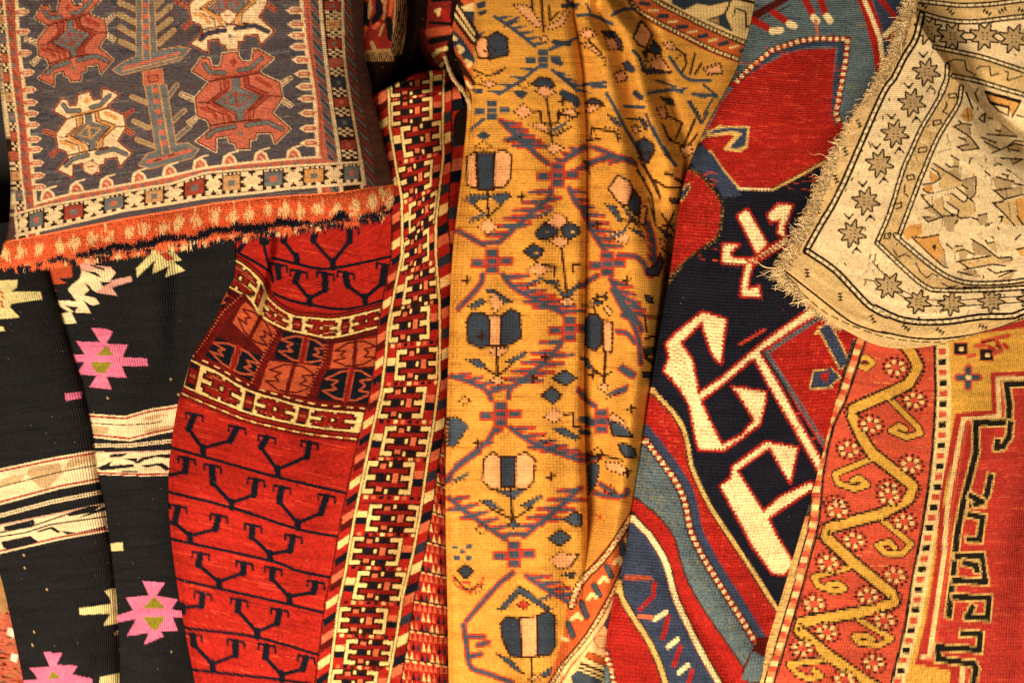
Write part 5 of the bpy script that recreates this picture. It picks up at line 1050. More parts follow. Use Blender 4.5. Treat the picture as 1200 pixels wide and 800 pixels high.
# ---------------------------------------------------------------- cloth geometry
GAIN = 1.0
_p = np.array(PALV, np.float32) / 255.0
LIN = np.where(_p <= .04045, _p / 12.92, ((_p + .055) / 1.055) ** 2.4).astype(np.float32)
_l = (LIN @ np.array([.3, .6, .1], np.float32))[:, None]
LIN = (LIN * .99 + _l * .01) * _l ** .24 * 1.1          # scales dark dyes down more than pale ones, for contrast
def world(px, py, z):
    k = (DIST - z) / DIST
    return np.stack([(px - 600) * k * S, (400 - py) * k * S, z * S], -1).astype(np.float32)
def cr(P, n):
    """Catmull-Rom along axis 0, n samples"""
    P = np.asarray(P, float); m = len(P)
    t = np.linspace(0, m - 1 - 1e-9, n); i = t.astype(int); f = (t - i)[:, None, None] if P.ndim == 3 else (t - i)[:, None]
    Q = np.concatenate([2 * P[:1] - P[1:2], P, 2 * P[-1:] - P[-2:-1]])
    a, b, c, d = Q[i], Q[i + 1], Q[i + 2], Q[i + 3]
    return .5 * (2 * b + (c - a) * f + (2 * a - 5 * b + 4 * c - d) * f ** 2 + (3 * b - a - 3 * c + d) * f ** 3)
def sst(e0, e1, x):
    t = np.clip((x - e0) / (e1 - e0), 0, 1); return t * t * (3 - 2 * t)
def gau(x, w): return np.exp(-(x / w) ** 2)
def lx(pts):
    """x of a polyline given y"""
    ys = [p[1] for p in pts]; xs = [p[0] for p in pts]
    return lambda y: np.interp(y, ys, xs)
def fbm(px, py, sc, seed):
    rs = rng_of(seed); o = 0
    for k in range(5):
        a = rs.uniform(0, 6.28); f = sc * (1 + .35 * k); o = o + np.sin((px * np.cos(a) + py * np.sin(a)) * f + rs.uniform(0, 6.28))
    return o / 5
def grid(net, step):
    net = np.array(net, float)
    nv = int(np.hypot(*np.diff(net, axis=0).reshape(-1, 2).T).reshape(net.shape[0] - 1, -1).sum(0).max() / step) + 1
    nu = int(np.hypot(*np.diff(net, axis=1).reshape(-1, 2).T).reshape(net.shape[0], -1).sum(1).max() / step) + 1
    A = cr(net, nv); B = cr(A.transpose(1, 0, 2), nu).transpose(1, 0, 2)
    return B
def roll(px, py, z, side, r, rx, n=8, turn=math.pi):
    """turn an edge of the sheet under, giving the cloth its thickness"""
    if side in ('top', 'bottom'):
        a = roll(px.T, py.T, z.T, 'left' if side == 'top' else 'right', r, rx, n, turn)
        return tuple(q.T for q in a[:3]) + (a[3].T, a[4].T)
    sl = (0, 1) if side == 'left' else (-1, -2)
    k = min(6, px.shape[1] - 1)
    i1 = k if side == 'left' else -1 - k
    ex, ey, ez = px[:, sl[0]], py[:, sl[0]], z[:, sl[0]]
    dx, dy = ex - px[:, i1], ey - py[:, i1]; L = np.hypot(dx, dy) + 1e-9; dx, dy = dx / L, dy / L
    cx, cy, cz = [], [], []
    for j in range(1, n + 1):
        a = turn * j / n
        cx.append(ex + dx * rx * math.sin(a)); cy.append(ey + dy * rx * math.sin(a)); cz.append(ez - r * (1 - math.cos(a)))
    cx, cy, cz = [np.stack(q, 1) for q in (cx, cy, cz)]
    lu = np.repeat(ex[:, None], n, 1); lv = np.repeat(ey[:, None], n, 1)
    return (cx, cy, cz, lu, lv)
class Sheet:
    def __init__(self, net, height, step=1.25, rolls=(), weave=0, knot=1, relief=None):
        P = grid(net, step); px, py = P[..., 0], P[..., 1]
        s = np.linspace(0, 1, px.shape[1])[None, :] * np.ones((px.shape[0], 1)); t = np.linspace(0, 1, px.shape[0])[:, None] * np.ones((1, px.shape[1]))
        z = height(px, py, s, t)
        if relief:
            amp, pu, pv = relief
            jj = np.arange(px.shape[1])[None, :] * step; ii = np.arange(px.shape[0])[:, None] * step
            z = z + amp * np.abs(np.sin(np.pi * (jj + .5 * pu * (np.floor(ii / pv) % 2)) / pu)) * np.abs(np.sin(np.pi * ii / pv))
        lu, lv = px, py
        if knot > 1:
            ii = np.minimum((np.arange(px.shape[0]) // knot) * knot + knot // 2, px.shape[0] - 1); jj = np.minimum((np.arange(px.shape[1]) // knot) * knot + knot // 2, px.shape[1] - 1)
            lu, lv = px[ii][:, jj], py[ii][:, jj]
        for side, r, rx in rolls:
            cx, cy, cz, au, av = roll(px, py, z, side, r, rx)
            if side == 'bottom': au, av = cx, cy + (cy - av) * .8
            if side == 'left': f = lambda a, b: np.concatenate([b[:, ::-1], a], 1)
            elif side == 'right': f = lambda a, b: np.concatenate([a, b], 1)
            elif side == 'top': f = lambda a, b: np.concatenate([b[::-1], a], 0)
            else: f = lambda a, b: np.concatenate([a, b], 0)
            px, py, z, lu, lv = f(px, cx), f(py, cy), f(z, cz), f(lu, au), f(lv, av)
        self.px, self.py, self.z, self.lu, self.lv, self.step, self.knot = px, py, z, lu, lv, step, knot
def pieces(reg):
    """connected patches of equal region on a grid: (labels, region of each label)"""
    h, w = reg.shape; par = []; lab = np.zeros((h, w), np.int64); prev = []
    def find(a):
        while par[a] != a: par[a] = par[par[a]]; a = par[a]
        return a
    for y in range(h):
        r = reg[y]; cut = np.flatnonzero(np.diff(r)) + 1; st = np.r_[0, cut]; en = np.r_[cut, w]; cur = []; j = 0
        for a, b in zip(st.tolist(), en.tolist()):
            v = int(r[a]); i = len(par); par.append(i); cur.append((a, b, v, i)); lab[y, a:b] = i
            while j < len(prev) and prev[j][1] <= a: j += 1
            k = j
            while k < len(prev) and prev[k][0] < b:
                if prev[k][2] == v:
                    x1, x2 = find(prev[k][3]), find(i)
                    if x1 != x2: par[max(x1, x2)] = min(x1, x2)
                k += 1
        prev = cur
    return np.array([find(i) for i in range(len(par))])[lab]
def link(o, parent=None):
    scene.collection.objects.link(o); o.parent = parent; return o
def mesh_from(name, co, faces, attrs, mat):
    me = bpy.data.meshes.new(name)
    me.vertices.add(len(co)); me.vertices.foreach_set('co', co.reshape(-1))
    nf, k = faces.shape
    me.loops.add(nf * k); me.loops.foreach_set('vertex_index', faces.reshape(-1).astype(np.int32))
    me.polygons.add(nf); me.polygons.foreach_set('loop_start', np.arange(0, nf * k, k, dtype=np.int32)); me.polygons.foreach_set('loop_total', np.full(nf, k, np.int32))
    me.polygons.foreach_set('use_smooth', np.ones(nf, bool))
    for an, (typ, data) in attrs.items():
        a = me.attributes.new(an, typ, 'POINT'); a.data.foreach_set('color' if typ == 'FLOAT_COLOR' else 'vector', np.ascontiguousarray(data, np.float32).reshape(-1))
    me.materials.append(mat); me.update(calc_edges=True)
    return me
def knot_colours(cloth, sh, seed, jit):
    h, w = sh.px.shape
    ix = np.clip(((sh.lu - X0) * SS).astype(int), 1, CW - 2); iy = np.clip(((sh.lv - Y0) * SS).astype(int), 1, CH - 2)
    c = np.zeros((h, w, 3), np.float32)
    kk = (-1, 0, 1) if sh.knot > 1 else (0, 1)
    for a in kk:
        for b in kk: c += LIN[cloth.col[iy + a, ix + b]]
    c /= len(kk) ** 2
    rs = rng_of(seed)
    q = 1 + jit * 1.5 * np.repeat(np.repeat(rs.standard_normal((h // 2 + 1, w // 2 + 1)), 2, 0), 2, 1)[:h, :w].astype(np.float32)
    row = rs.standard_normal(h).astype(np.float32); row = np.convolve(row, np.ones(5) / 5, 'same') * 1.6
    ph = np.arange(w)[None, :] / w * 6
    q *= 1 + .05 * row[:, None] * (0.6 + .4 * np.sin(ph + row[:, None] * 3)).astype(np.float32)
    fl = (rs.rand(h, w) < .0006)[..., None]; c = np.where(fl, c * .65 + np.array([.42, .3, .16], np.float32) * .35, c)      # lint and worn knots
    return np.clip(c * q[..., None] * GAIN, 0, .95), cloth.reg[iy, ix]
def textile(name, label, category, cloth, sheets, mat, seed=1, jit=.07, under=(), whole=('field',), least=70):
    """under: names of parts that are figures on another part, e.g. {'star_motif': 'border'}"""
    under = dict(under)
    root = bpy.data.objects.new(name, None); link(root)
    root['label'] = label; root['category'] = category
    org = world(sheets[0].px.mean(), sheets[0].py.mean(), 0.0); root.location = tuple(float(v) for v in org)
    groups = {}; order = []
    for n, sh in enumerate(sheets):
        col, reg = knot_colours(cloth, sh, seed + n, jit)
        co = world(sh.px, sh.py, sh.z); h, w = sh.px.shape
        idx = np.arange(h * w).reshape(h, w)
        F = np.stack([idx[:-1, :-1], idx[1:, :-1], idx[1:, 1:], idx[:-1, 1:]], -1).reshape(-1, 4)
        fr = reg[:-1, :-1].astype(int)
        names = [q[0] for q in cloth.parts]
        first = {}
        for i, q in enumerate(names): first.setdefault(q, i)
        same = np.array([first[q] if q not in under else i for i, q in enumerate(names)])
        fr = same[fr]
        lab = pieces(fr)
        ids, inv0, cnt = np.unique(lab, return_inverse=True, return_counts=True)
        rg = np.zeros(len(ids), int); rg[inv0.reshape(-1)] = fr.reshape(-1)
        key = np.zeros(len(ids), int)
        for i in range(len(ids)):
            nm = names[rg[i]]
            if nm in whole: key[i] = rg[i]
            elif cnt[i] < least:
                key[i] = first.get(under.get(nm, names[0]), 0) if nm in under else rg[i]
            elif nm in under: key[i] = 1000 * (n + 1) + i + 1
            else: key[i] = rg[i]
            groups.setdefault(key[i], [rg[i] if key[i] >= 1000 else key[i], []])
        fk = key[inv0.reshape(-1)]
        wv = np.stack([np.arange(w)[None, :] * sh.step + 0 * np.arange(h)[:, None], np.arange(h)[:, None] * sh.step + 0 * np.arange(w)[None, :], np.zeros((h, w))], -1)
        ordr = np.argsort(fk, kind='stable'); ks, starts = np.unique(fk[ordr], return_index=True); starts = np.r_[starts, len(fk)]
        for q, k in enumerate(ks):
            f = F[ordr[starts[q]:starts[q + 1]]]; u, inv = np.unique(f, return_inverse=True)
            rgba = np.concatenate([col.reshape(-1, 3)[u], np.ones((len(u), 1), np.float32)], 1)
            groups[int(k)][1].append((co.reshape(-1, 3)[u], inv.reshape(-1, 4), rgba, wv.reshape(-1, 3)[u]))
    made = {}
    for k in sorted(groups):
        r, lst = groups[k]
        if not lst: continue
        nm, lab = cloth.parts[r]
        off = 0; fs = []
        for g in lst: fs.append(g[1] + off); off += len(g[0])
        me = mesh_from(nm, np.concatenate([g[0] for g in lst]) - np.array(root.location, np.float32), np.concatenate(fs), {'dye': ('FLOAT_COLOR', np.concatenate([g[2] for g in lst])), 'weave': ('FLOAT_VECTOR', np.concatenate([g[3] for g in lst]))}, M[mat])
        par = root
        if nm in under and under[nm] in made: par = made[under[nm]]
        o = bpy.data.objects.new(nm, me); link(o, par); made.setdefault(nm, o)
        if lab: o['label'] = lab
    return root
def tube(name, root, path, rad, col, mat, sides=8):
    P = np.array(smooth([p[:2] for p in path], 6)); zz = np.interp(np.linspace(0, 1, len(P)), np.linspace(0, 1, len(path)), [p[2] for p in path])
    t = np.gradient(P, axis=0); t /= np.linalg.norm(t, axis=1, keepdims=True); nrm = np.stack([-t[:, 1], t[:, 0]], 1)
    a = np.arange(sides) * 2 * math.pi / sides; wob = 1 + .18 * rng_of(4).standard_normal((len(P), 1))
    X = P[:, 0:1] + nrm[:, 0:1] * np.cos(a)[None] * rad * wob; Y = P[:, 1:2] + nrm[:, 1:2] * np.cos(a)[None] * rad * wob; Zz = zz[:, None] + np.sin(a)[None] * rad
    co = world(X, Y, Zz).reshape(-1, 3); V = np.arange(len(P) * sides).reshape(len(P), sides)
    F = np.stack([V[:-1], V[1:], np.roll(V[1:], -1, 1), np.roll(V[:-1], -1, 1)], -1).reshape(-1, 4)
    rgba = np.ones((len(co), 4)); rgba[:, :3] = LIN[PAL[col]] * rng_of(6).uniform(.7, 1.15, (len(co), 1))
    me = mesh_from(name, co - np.array(root.location, np.float32), F, {'dye': ('FLOAT_COLOR', rgba), 'weave': ('FLOAT_VECTOR', np.stack([X.ravel(), Y.ravel(), Zz.ravel()], 1))}, mat)
    return link(bpy.data.objects.new(name, me), root)

def strands(name, root, base, tip, sag, width, cols, mat, segs=4, kind='stuff', seed=1, curl=0.0):
    """thin three-sided yarn ends; base/tip (n,3) drawing units, sag (n,3) bend added at the middle"""
    n = len(base); rs = rng_of(seed); t = np.linspace(0, 1, segs + 1)[None, :, None]
    ctr = base[:, None] * (1 - t) + tip[:, None] * t + sag[:, None] * 4 * t * (1 - t)
    d = (tip - base); d /= np.linalg.norm(d, axis=1, keepdims=True) + 1e-9
    up = np.array([0, 0, 1.0]); s1 = np.cross(d, up); s1 /= np.linalg.norm(s1, axis=1, keepdims=True) + 1e-6; s2 = np.cross(d, s1)
    if curl:
        ph = rs.uniform(0, 6.28, (n, 1, 1)); fq = rs.uniform(4, 11, (n, 1, 1)); am = curl * rs.uniform(.3, 1.4, (n, 1, 1))
        ctr = ctr + (s1[:, None] * np.sin(ph + fq * t) + s2[:, None] * np.cos(ph * 1.7 + fq * t)) * am * np.minimum(1, t * 3)
    rad = (width[:, None] * (1 - .6 * np.linspace(0, 1, segs + 1)[None, :] ** 2))[..., None, None]
    ang = np.arange(3) * 2 * math.pi / 3
    ring = s1[:, None, None] * np.cos(ang)[None, None, :, None] + s2[:, None, None] * np.sin(ang)[None, None, :, None]
    P = ctr[:, :, None] + ring * rad
    co = world(P[..., 0], P[..., 1], P[..., 2]).reshape(-1, 3)
    V = np.arange(n * (segs + 1) * 3).reshape(n, segs + 1, 3)
    F = [np.stack([V[:, :-1, k], V[:, :-1, (k + 1) % 3], V[:, 1:, (k + 1) % 3], V[:, 1:, k]], -1).reshape(-1, 4) for k in range(3)]
    rgba = np.repeat(np.concatenate([cols, np.ones((n, 1))], 1), (segs + 1) * 3, 0)
    wv = np.stack([co[:, 0] * 1000, co[:, 1] * 1000, co[:, 2] * 0], -1)
    me = mesh_from(name, co - np.array(root.location, np.float32), np.concatenate(F), {'dye': ('FLOAT_COLOR', rgba), 'weave': ('FLOAT_VECTOR', wv)}, mat)
    o = bpy.data.objects.new(name, me); link(o, root); o['kind'] = kind
    return o

# ---------------------------------------------------------------- the table everything lies on
me = bpy.data.meshes.new('table_surface')
me.from_pydata([(-1.1, -.85, -.06), (1.1, -.85, -.06), (1.1, .85, -.06), (-1.1, .85, -.06), (-1.1, -.85, -.12), (1.1, -.85, -.12), (1.1, .85, -.12), (-1.1, .85, -.12)], [], [(0, 1, 2, 3), (7, 6, 5, 4), (0, 4, 5, 1), (1, 5, 6, 2), (2, 6, 7, 3), (3, 7, 4, 0)])
me.materials.append(M['table']); tb = link(bpy.data.objects.new('table_surface', me)); tb['kind'] = 'structure'

# ---------------------------------------------------------------- worn rug, lower left corner
textile('worn_rug', 'faded worn red rug peeping out at the lower left corner under the black kilim', 'rug', paint_worn(),
        [Sheet([[(-60, 560), (60, 560)], [(-60, 700), (70, 700)], [(-60, 870), (90, 870)]], lambda x, y, s, t: 8 + 2 * fbm(x, y, .03, 2))], 'knot', 3)

# ---------------------------------------------------------------- shadowed rug at the back
def h_back(x, y, s, t):
    g = lx([(492, -60), (488, 40), (470, 120), (470, 200)])(y)
    return 40 + 10 * sst(20, -40, y) - 52 * gau(x - g, 15) - 16 * sst(40, 100, y) * sst(540, 480, x) + 4 * np.sin(x * .16) * sst(470, 440, x) + 12 * sst(500, 530, x) * sst(110, 40, y)
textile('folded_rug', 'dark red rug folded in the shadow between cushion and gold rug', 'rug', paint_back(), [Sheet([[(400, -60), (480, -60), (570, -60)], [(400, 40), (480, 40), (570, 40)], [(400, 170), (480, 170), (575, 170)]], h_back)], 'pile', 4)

# ---------------------------------------------------------------- black kilim: a roll at the left over a flat fall at the right
fc = lx(KCREASE)
def h_kl(x, y, s, t):
    d = fc(y) - x
    return 22 + 26 * np.sqrt(np.clip(1 - (1 - np.clip(d, 0, 46) / 46) ** 2, 0, 1)) - .0016 * np.clip(d - 55, 0, 200) ** 2 + 2.5 * fbm(x, y, .018, 5) + 1.4 * fbm(x, y * .35, .07, 15) - 10 * sst(60, 0, s * 100) * sst(600, 700, y)
def h_kr(x, y, s, t):
    d = x - fc(y)
    return 19 + 12 * gau(d - 45, 40) + 8 * gau(d - 110, 22) * sst(400, 300, y) + 3 * fbm(x, y, .02, 6) + 1.6 * fbm(x, y * .4, .06, 16) - 14 * gau(x - (fc(y) + 150 - .33 * (y - 330)), 14) * sst(470, 380, y)
left = [(-60, 260), (-60, 420), (-55, 520), (-30, 600), (-2, 650), (10, 700), (24, 750), (46, 870)]
fl_ = lx(left)
rows = [260, 340, 420, 500, 580, 650, 730, 870]
kl = [[(fl_(y), y + 8), ((fl_(y) + fc(y)) / 2, y + 4), (fc(y) - 1, y - 6)] for y in rows]
kr = [[(fc(y) - 14, y + 3), ((fc(y) + 275) / 2, y), (275, y - 2)] for y in rows]
textile('black_kilim', 'black kilim with pink stars and cream figured bands hanging in a fold at the left', 'kilim', paint_kilim(),
        [Sheet(kl, h_kl, rolls=[('left', 5, 3), ('right', 16, 4)], knot=1), Sheet(kr, h_kr, knot=1)], 'rib', 5, .06, under={'star_motif': 'field', 'pink_bar': 'field', 'serrated_motif': 'field', 'cream_band': 'field', 'chain_line': 'field', 'figured_band': 'field'})

# ---------------------------------------------------------------- red rug
def h_red(x, y, s, t):
    z = 48 + 36 * sst(430, 600, y) * (1 - ((x - 320) / 150) ** 2 * .45)             # bulge low down
    z = z - 34 * sst(480, 300, y) * sst(475, 425, x)                                   # hollow below the cushion
    xl = np.interp(y, RY, RL); z = z + 24 * gau(x - xl - 34, 34) * sst(860, 700, y) + 16 * gau(x - xl - 26, 30) * sst(300, 160, y)   # the border stands up as a ridge
    z = z - 20 * sst(500, 545, x) * sst(60, 160, y)
    fx_ = np.interp(y, [260, 300, 350, 420, 500], [320, 316, 306, 290, 280]); z = z + 17 * (sst(fx_ - 60, fx_ - 10, x) - sst(fx_ - 2, fx_ + 9, x)) * sst(400, 345, y) + 7 * gau(x - fx_ + 14, 14) * sst(470, 380, y) * sst(330, 370, y)
    z = z - 30 * (1 - np.sqrt(np.clip(1 - (1 - np.clip(s, 0, .12) / .12) ** 2, 0, 1))) * sst(240, 300, y)
    z = z + 20 * sst(140, 100, y) - 26 * sst(112, 84, y)
    z = z + 4.5 * np.sin((x - 215) * .055 + (y - 500) * .01) * sst(480, 560, y) * sst(430, 380, x)
    return z + 2.2 * fbm(x, y, .022, 7) + 1.2 * fbm(x, y, .07, 8)
red_net = [[(272, 190), (360, 150), (446, 112), (486, 92), (532, 84)], [(258, 290), (360, 268), (462, 185), (500, 172), (549, 160)], [(245, 340), (350, 335), (468, 285), (500, 280), (542, 275)], [(227, 402), (330, 425), (455, 390), (490, 395), (536, 395)],
           [(208, 490), (315, 522), (432, 510), (480, 512), (532, 505)], [(200, 580), (310, 622), (412, 622), (465, 620), (530, 610)], [(211, 690), (310, 727), (396, 727), (455, 722), (531, 715)], [(245, 870), (315, 870), (382, 870), (450, 870), (532, 870)]]
textile('red_rug', 'bright red pile rug with navy branching motifs and a cream boxed border', 'rug', paint_red(), [Sheet(red_net, h_red, rolls=[('left', 8, 3), ('top', 10, 5), ('bottom', 38, 8)], knot=1, step=1.2)], 'pile', 6, .08, under={'branching_motif': 'field', 'boxed_motif': 'border', 'panel_square': 'figured_panel'})

# ---------------------------------------------------------------- gold rug: flat panel left of a deep crease, folds fanning out at the right
gl = [(524, -60), (527, 30), (550, 112), (546, 180), (540, 240), (533, 300), (529, 400), (526, 500), (525, 600), (527, 700), (530, 870)]
gcx = [(664, -60), (672, 30), (680, 80), (685, 150), (685, 250), (683, 350), (682, 450), (683, 540), (686, 610), (688, 680), (690, 870)]
gr_ = [(664, -60), (672, 30), (680, 80), (685, 150), (685, 250), (683, 350), (682, 450), (683, 540), (686, 600), (676, 660), (662, 720), (652, 770), (634, 870)]
fgl, fgc, fgr = lx(gl), lx(gcx), lx(gr_)
nl = [(892, -60), (888, 5), (868, 78), (848, 112), (828, 155), (812, 188), (804, 220), (797, 262), (788, 325), (778, 380), (770, 430), (762, 480), (752, 545), (743, 595), (736, 645), (724, 690), (715, 745), (710, 870)]
fnl = lx(nl)
def h_gl(x, y, s, t):
    a = x - fgl(y); b = fgc(y) - x
    z = 66 + 22 * np.sqrt(np.clip(1 - (1 - np.clip(a, 0, 30) / 30) ** 2, 0, 1)) + 6 * gau(x - 615, 60)
    z = z - 20 * (1 - np.sqrt(np.clip(1 - (1 - np.clip(b, 0, 14) / 14) ** 2, 0, 1))) - 14 * sst(660, 820, y) * sst(600, 680, x) + 6 * sst(300, 600, y)
    z = z - 26 * sst(95, 20, y) * sst(572, 545, x)
    z = z + 3.4 * np.sin((x - 545 - .03 * y) * .105) * sst(80, 200, y) + 2.4 * np.sin(x * .05 + y * .012)
    return z + 1.6 * fbm(x, y, .03, 9) - 12 * sst(60, -60, y)
def h_gr(x, y, s, t):
    d = x - fgr(y)
    dp = 18 * gau(y - 570, 90) + 8; z = 66 - dp + (22 + dp) * (1 - np.exp(-np.clip(d, 0, 400) / 18)) * sst(760, 560, y) + 26 * sst(575, 680, y) * sst(-2, 14, d)
    z = z - 46 * sst(230, -60, y) * sst(690, 840, x)
    r1 = np.interp(y, [-60, 20, 60, 110, 200, 300], [690, 694, 716, 728, 742, 756]); r2 = np.interp(y, [-60, 0, 40, 110, 190, 260], [705, 720, 752, 768, 796, 806]); v1 = r1 + 9; v2 = r2 + 9
    up = sst(330, 180, y)
    z = z + up * (16 * gau(x - r1 + 13, 17) - 20 * gau(x - v1, 9) + 18 * gau(x - r2 + 15, 17) - 20 * gau(x - v2, 10))
    r3 = np.interp(y, [160, 260, 340, 420, 560, 640], [735, 752, 757, 756, 751, 742]); z = z + sst(180, 280, y) * (20 * gau(x - r3 + 16, 24) - 34 * sst(2, 34, x - r3))
    z = z + 10 * gau(x - (712 + .02 * (y - 300)), 10) * sst(240, 330, y) * sst(660, 540, y) * 0 - 4 * gau(x - np.interp(y, [300, 420, 520, 600], [735, 722, 712, 700]), 12) * sst(300, 380, y)
    z = z - 14 * sst(60, -60, y) - 46 * sst(-22, 12, x - fnl(y)) * sst(120, 260, y)
    return z + 1.5 * fbm(x, y, .035, 10)
rowsg = [-60, 0, 50, 112, 200, 300, 400, 500, 600, 700, 790, 870]
gln = [[(fgl(y), y), (fgl(y) * .5 + fgc(y) * .5, y), (fgc(y), y)] for y in rowsg]
frr = lx([(940, -60), (930, 60), (900, 112), (870, 200), (850, 300), (830, 400), (810, 500), (790, 600), (750, 700), (730, 790), (720, 870)])
grn = [[(fgr(y), y), (fgr(y) * .66 + frr(y) * .34, y + 4), (fgr(y) * .33 + frr(y) * .67, y + 6), (frr(y), y)] for y in rowsg]
gold = textile('gold_rug', 'gold rug with a lattice of blue and pink flowers gathered in long folds', 'rug', paint_gold(),
        [Sheet(gln, h_gl, rolls=[('left', 10, 3), ('right', 30, 3), ('bottom', 34, 8), ('top', 30, 8)], knot=2, step=1.15), Sheet(grn, h_gr, rolls=[('left', 9, 3), ('bottom', 30, 8), ('top', 16, 8)], knot=2, step=1.15)], 'knot', 7, .06, under={'flower_motif': 'field', 'lattice_node': 'field', 'border_motif': 'border', 'border': 'field'})

tube('selvedge', gold, [(521, 66, 62), (525, 78, 68), (531, 92, 74), (541, 105, 77), (548, 116, 78), (551, 128, 74), (550, 145, 64)], 2.5, 'bstar', M['flat'])

# ---------------------------------------------------------------- dark kilim with hooks
rown = [-60, 5, 78, 155, 220, 325, 430, 545, 645, 745, 870]
nr = lx([(1120, -60), (1110, 60), (1080, 155), (1060, 220), (1075, 325), (1070, 430), (1030, 545), (1000, 645), (970, 745), (940, 870)])
nn_ = [[(fnl(y), y), (fnl(y) * .66 + nr(y) * .34, y + 6), (fnl(y) * .33 + nr(y) * .67, y + 2), (nr(y), y - 8)] for y in rown]
def h_n(x, y, s, t):
    a = x - fnl(y)
    z = 84 + 32 * np.sqrt(np.clip(1 - (1 - np.clip(a, 0, 80) / 80) ** 2, 0, 1)) - 10 * sst(100, -60, y)
    w = x - np.interp(y, [560, 640, 700, 760, 870], [742, 762, 800, 840, 900]); z = z - 7 * gau(w, 16) * sst(540, 600, y) + 5 * gau(w - 34, 20) * sst(540, 600, y)
    z = z + 5 * gau(np.hypot(x - 915, y - 130), 60) + 4 * gau(np.hypot(x - 850, y - 440), 90) - 8 * gau(x - np.interp(y, [100, 200, 320], [870, 850, 830]), 20) * sst(330, 260, y) * sst(120, 180, y)
    return z + 1.5 * fbm(x, y, .03, 11)
textile('hooked_kilim', 'navy and red kilim with large white hooked shapes falling diagonally beside the gold rug', 'kilim', paint_hooks(), [Sheet(nn_, h_n, rolls=[('left', 12, 4), ('bottom', 46, 8), ('top', 42, 8)], knot=2, step=1.15, relief=(.42, 4.6, 3.45))], 'wrap', 8, .09, under={'hook_motif': 'field', 'small_hook': 'field', 'teal_ground': 'field', 'stepped_bars': 'field', 'side_stripe': 'field', 'red_medallion': 'field', 'red_lobe': 'field', 'red_panel': 'field', 'red_stripe': 'field', 'cream_line': 'field', 'dotted_stripe': 'field', 'teal_stripe': 'field', 'zigzag_stripe': 'field'})

# ---------------------------------------------------------------- rug at the lower right
vl = lx([(1014, 340), (1006, 380), (1000, 402), (986, 450), (971, 510), (956, 570), (941, 620), (926, 670), (911, 720), (896, 770), (872, 870)])
rowv = [340, 380, 430, 490, 550, 620, 690, 770, 870]
vn = [[(vl(y), y), (vl(y) * .66 + 1265 * .34, y + 3), (vl(y) * .33 + 1265 * .67, y), (1265, y - 4)] for y in rowv]
def h_v(x, y, s, t):
    a = x - vl(y)
    return 120 + 8 * np.sqrt(np.clip(1 - (1 - np.clip(a, 0, 26) / 26) ** 2, 0, 1)) + 5 * gau(a - 60, 46) - 8 * gau(a - 190, 34) + 12 * gau(np.hypot(x - 1175, y - 640), 90) + 3.5 * np.sin(a * .05 + y * .014) - 9 * gau(x - 1215 + .1 * (y - 600), 22) + 1.8 * fbm(x, y, .025, 12) - 10 * sst(1150, 1260, x) * sst(520, 420, y)
textile('vine_rug', 'coral red and gold rug with a zigzag vine border at the lower right', 'rug', paint_vine(), [Sheet(vn, h_v, rolls=[('left', 5, 2), ('right', 58, 8), ('bottom', 58, 8)], knot=2, step=1.15)], 'knot2', 9, .08, under={'vine': 'vine_border', 'flower_motif': 'vine_border', 'key_fret': 'field', 'corner_flower': 'gold_band'})

# ---------------------------------------------------------------- beige mat with fringe
bl = [(1066, -60), (1064, 0), (1046, 60), (1020, 112), (992, 152), (972, 192), (955, 232), (936, 276), (914, 312)]
beige_net = [[(1068, -60), (1110, -50), (1160, -45), (1265, -60)], [(1066, 4), (1115, 16), (1160, 20), (1265, 5)], [(1044, 64), (1098, 70), (1155, 85), (1265, 105)], [(992, 152), (1080, 152), (1150, 170), (1265, 185)],
             [(955, 232), (1052, 238), (1140, 255), (1265, 252)], [(928, 288), (1010, 325), (1110, 342), (1265, 312)], [(910, 317), (990, 384), (1080, 405), (1265, 352)]]
def h_b(x, y, s, t):
    z = 142 + 10 * sst(.0, .25, s) + 8 * gau(np.hypot(x - 1080, y - 220), 110)
    c_ = np.interp(x, [1070, 1100, 1130, 1160, 1200, 1260], [15, 62, 105, 135, 165, 190]); z = z - 34 * sst(3, -13, y - c_) * sst(1068, 1085, x) * (1 - .75 * sst(1120, 1190, x)) - 22 * gau(y - c_, 30) * sst(1110, 1180, x)
    z = z - 9 * gau(np.hypot((x - 1150) / 1.6, y - 322), 22) - 5 * (1 - sst(0, .05, 1 - t))
    return z + 1.8 * fbm(x, y, .03, 13)
mat_beige = Sheet(beige_net, h_b, rolls=[('left', 3, 2), ('bottom', 5, 2.5), ('right', 66, 8), ('top', 66, 8)], knot=1, step=1.15)
beige = textile('beige_mat', 'beige mat with brown star border and frayed fringe draped over the right side', 'mat', paint_beige(), [mat_beige], 'flat', 10, .07, under={'star_motif': 'star_border', 'leaf_motif': 'field'}, whole=('field', 'outer_border'))
rs = rng_of(91)
n = 7000
fb = lx(bl); yy_ = rs.uniform(-50, 316, n); xb = fb(yy_)
ins = rs.uniform(-1, 9, n); base = np.stack([xb + ins, yy_, np.full(n, 146.0)], 1)
dx = np.gradient(np.array([p[0] for p in bl]), np.array([p[1] for p in bl])); 
ln = rs.gamma(2.4, 1.7, n); ln = np.where(rs.rand(n) < .03, ln * 2.0, ln) * np.where(yy_ > 265, 1.15, 1)
clump = .8 * np.sin(yy_ * .33) + .6 * np.sin(yy_ * .13 + 1) + rs.normal(0, .6, n)
ang = np.radians(200) + clump * .75 + np.where(yy_ > 270, -.35, 0)
tip = base + np.stack([np.cos(ang) * ln, -np.sin(ang) * ln * .9, -rs.uniform(4, 18, n)], 1)
tip[:, 2] = np.maximum(tip[:, 2], 118)
sag = np.stack([rs.normal(0, 2.2, n), rs.normal(0, 2.8, n), rs.uniform(.3, 2.4, n)], 1)
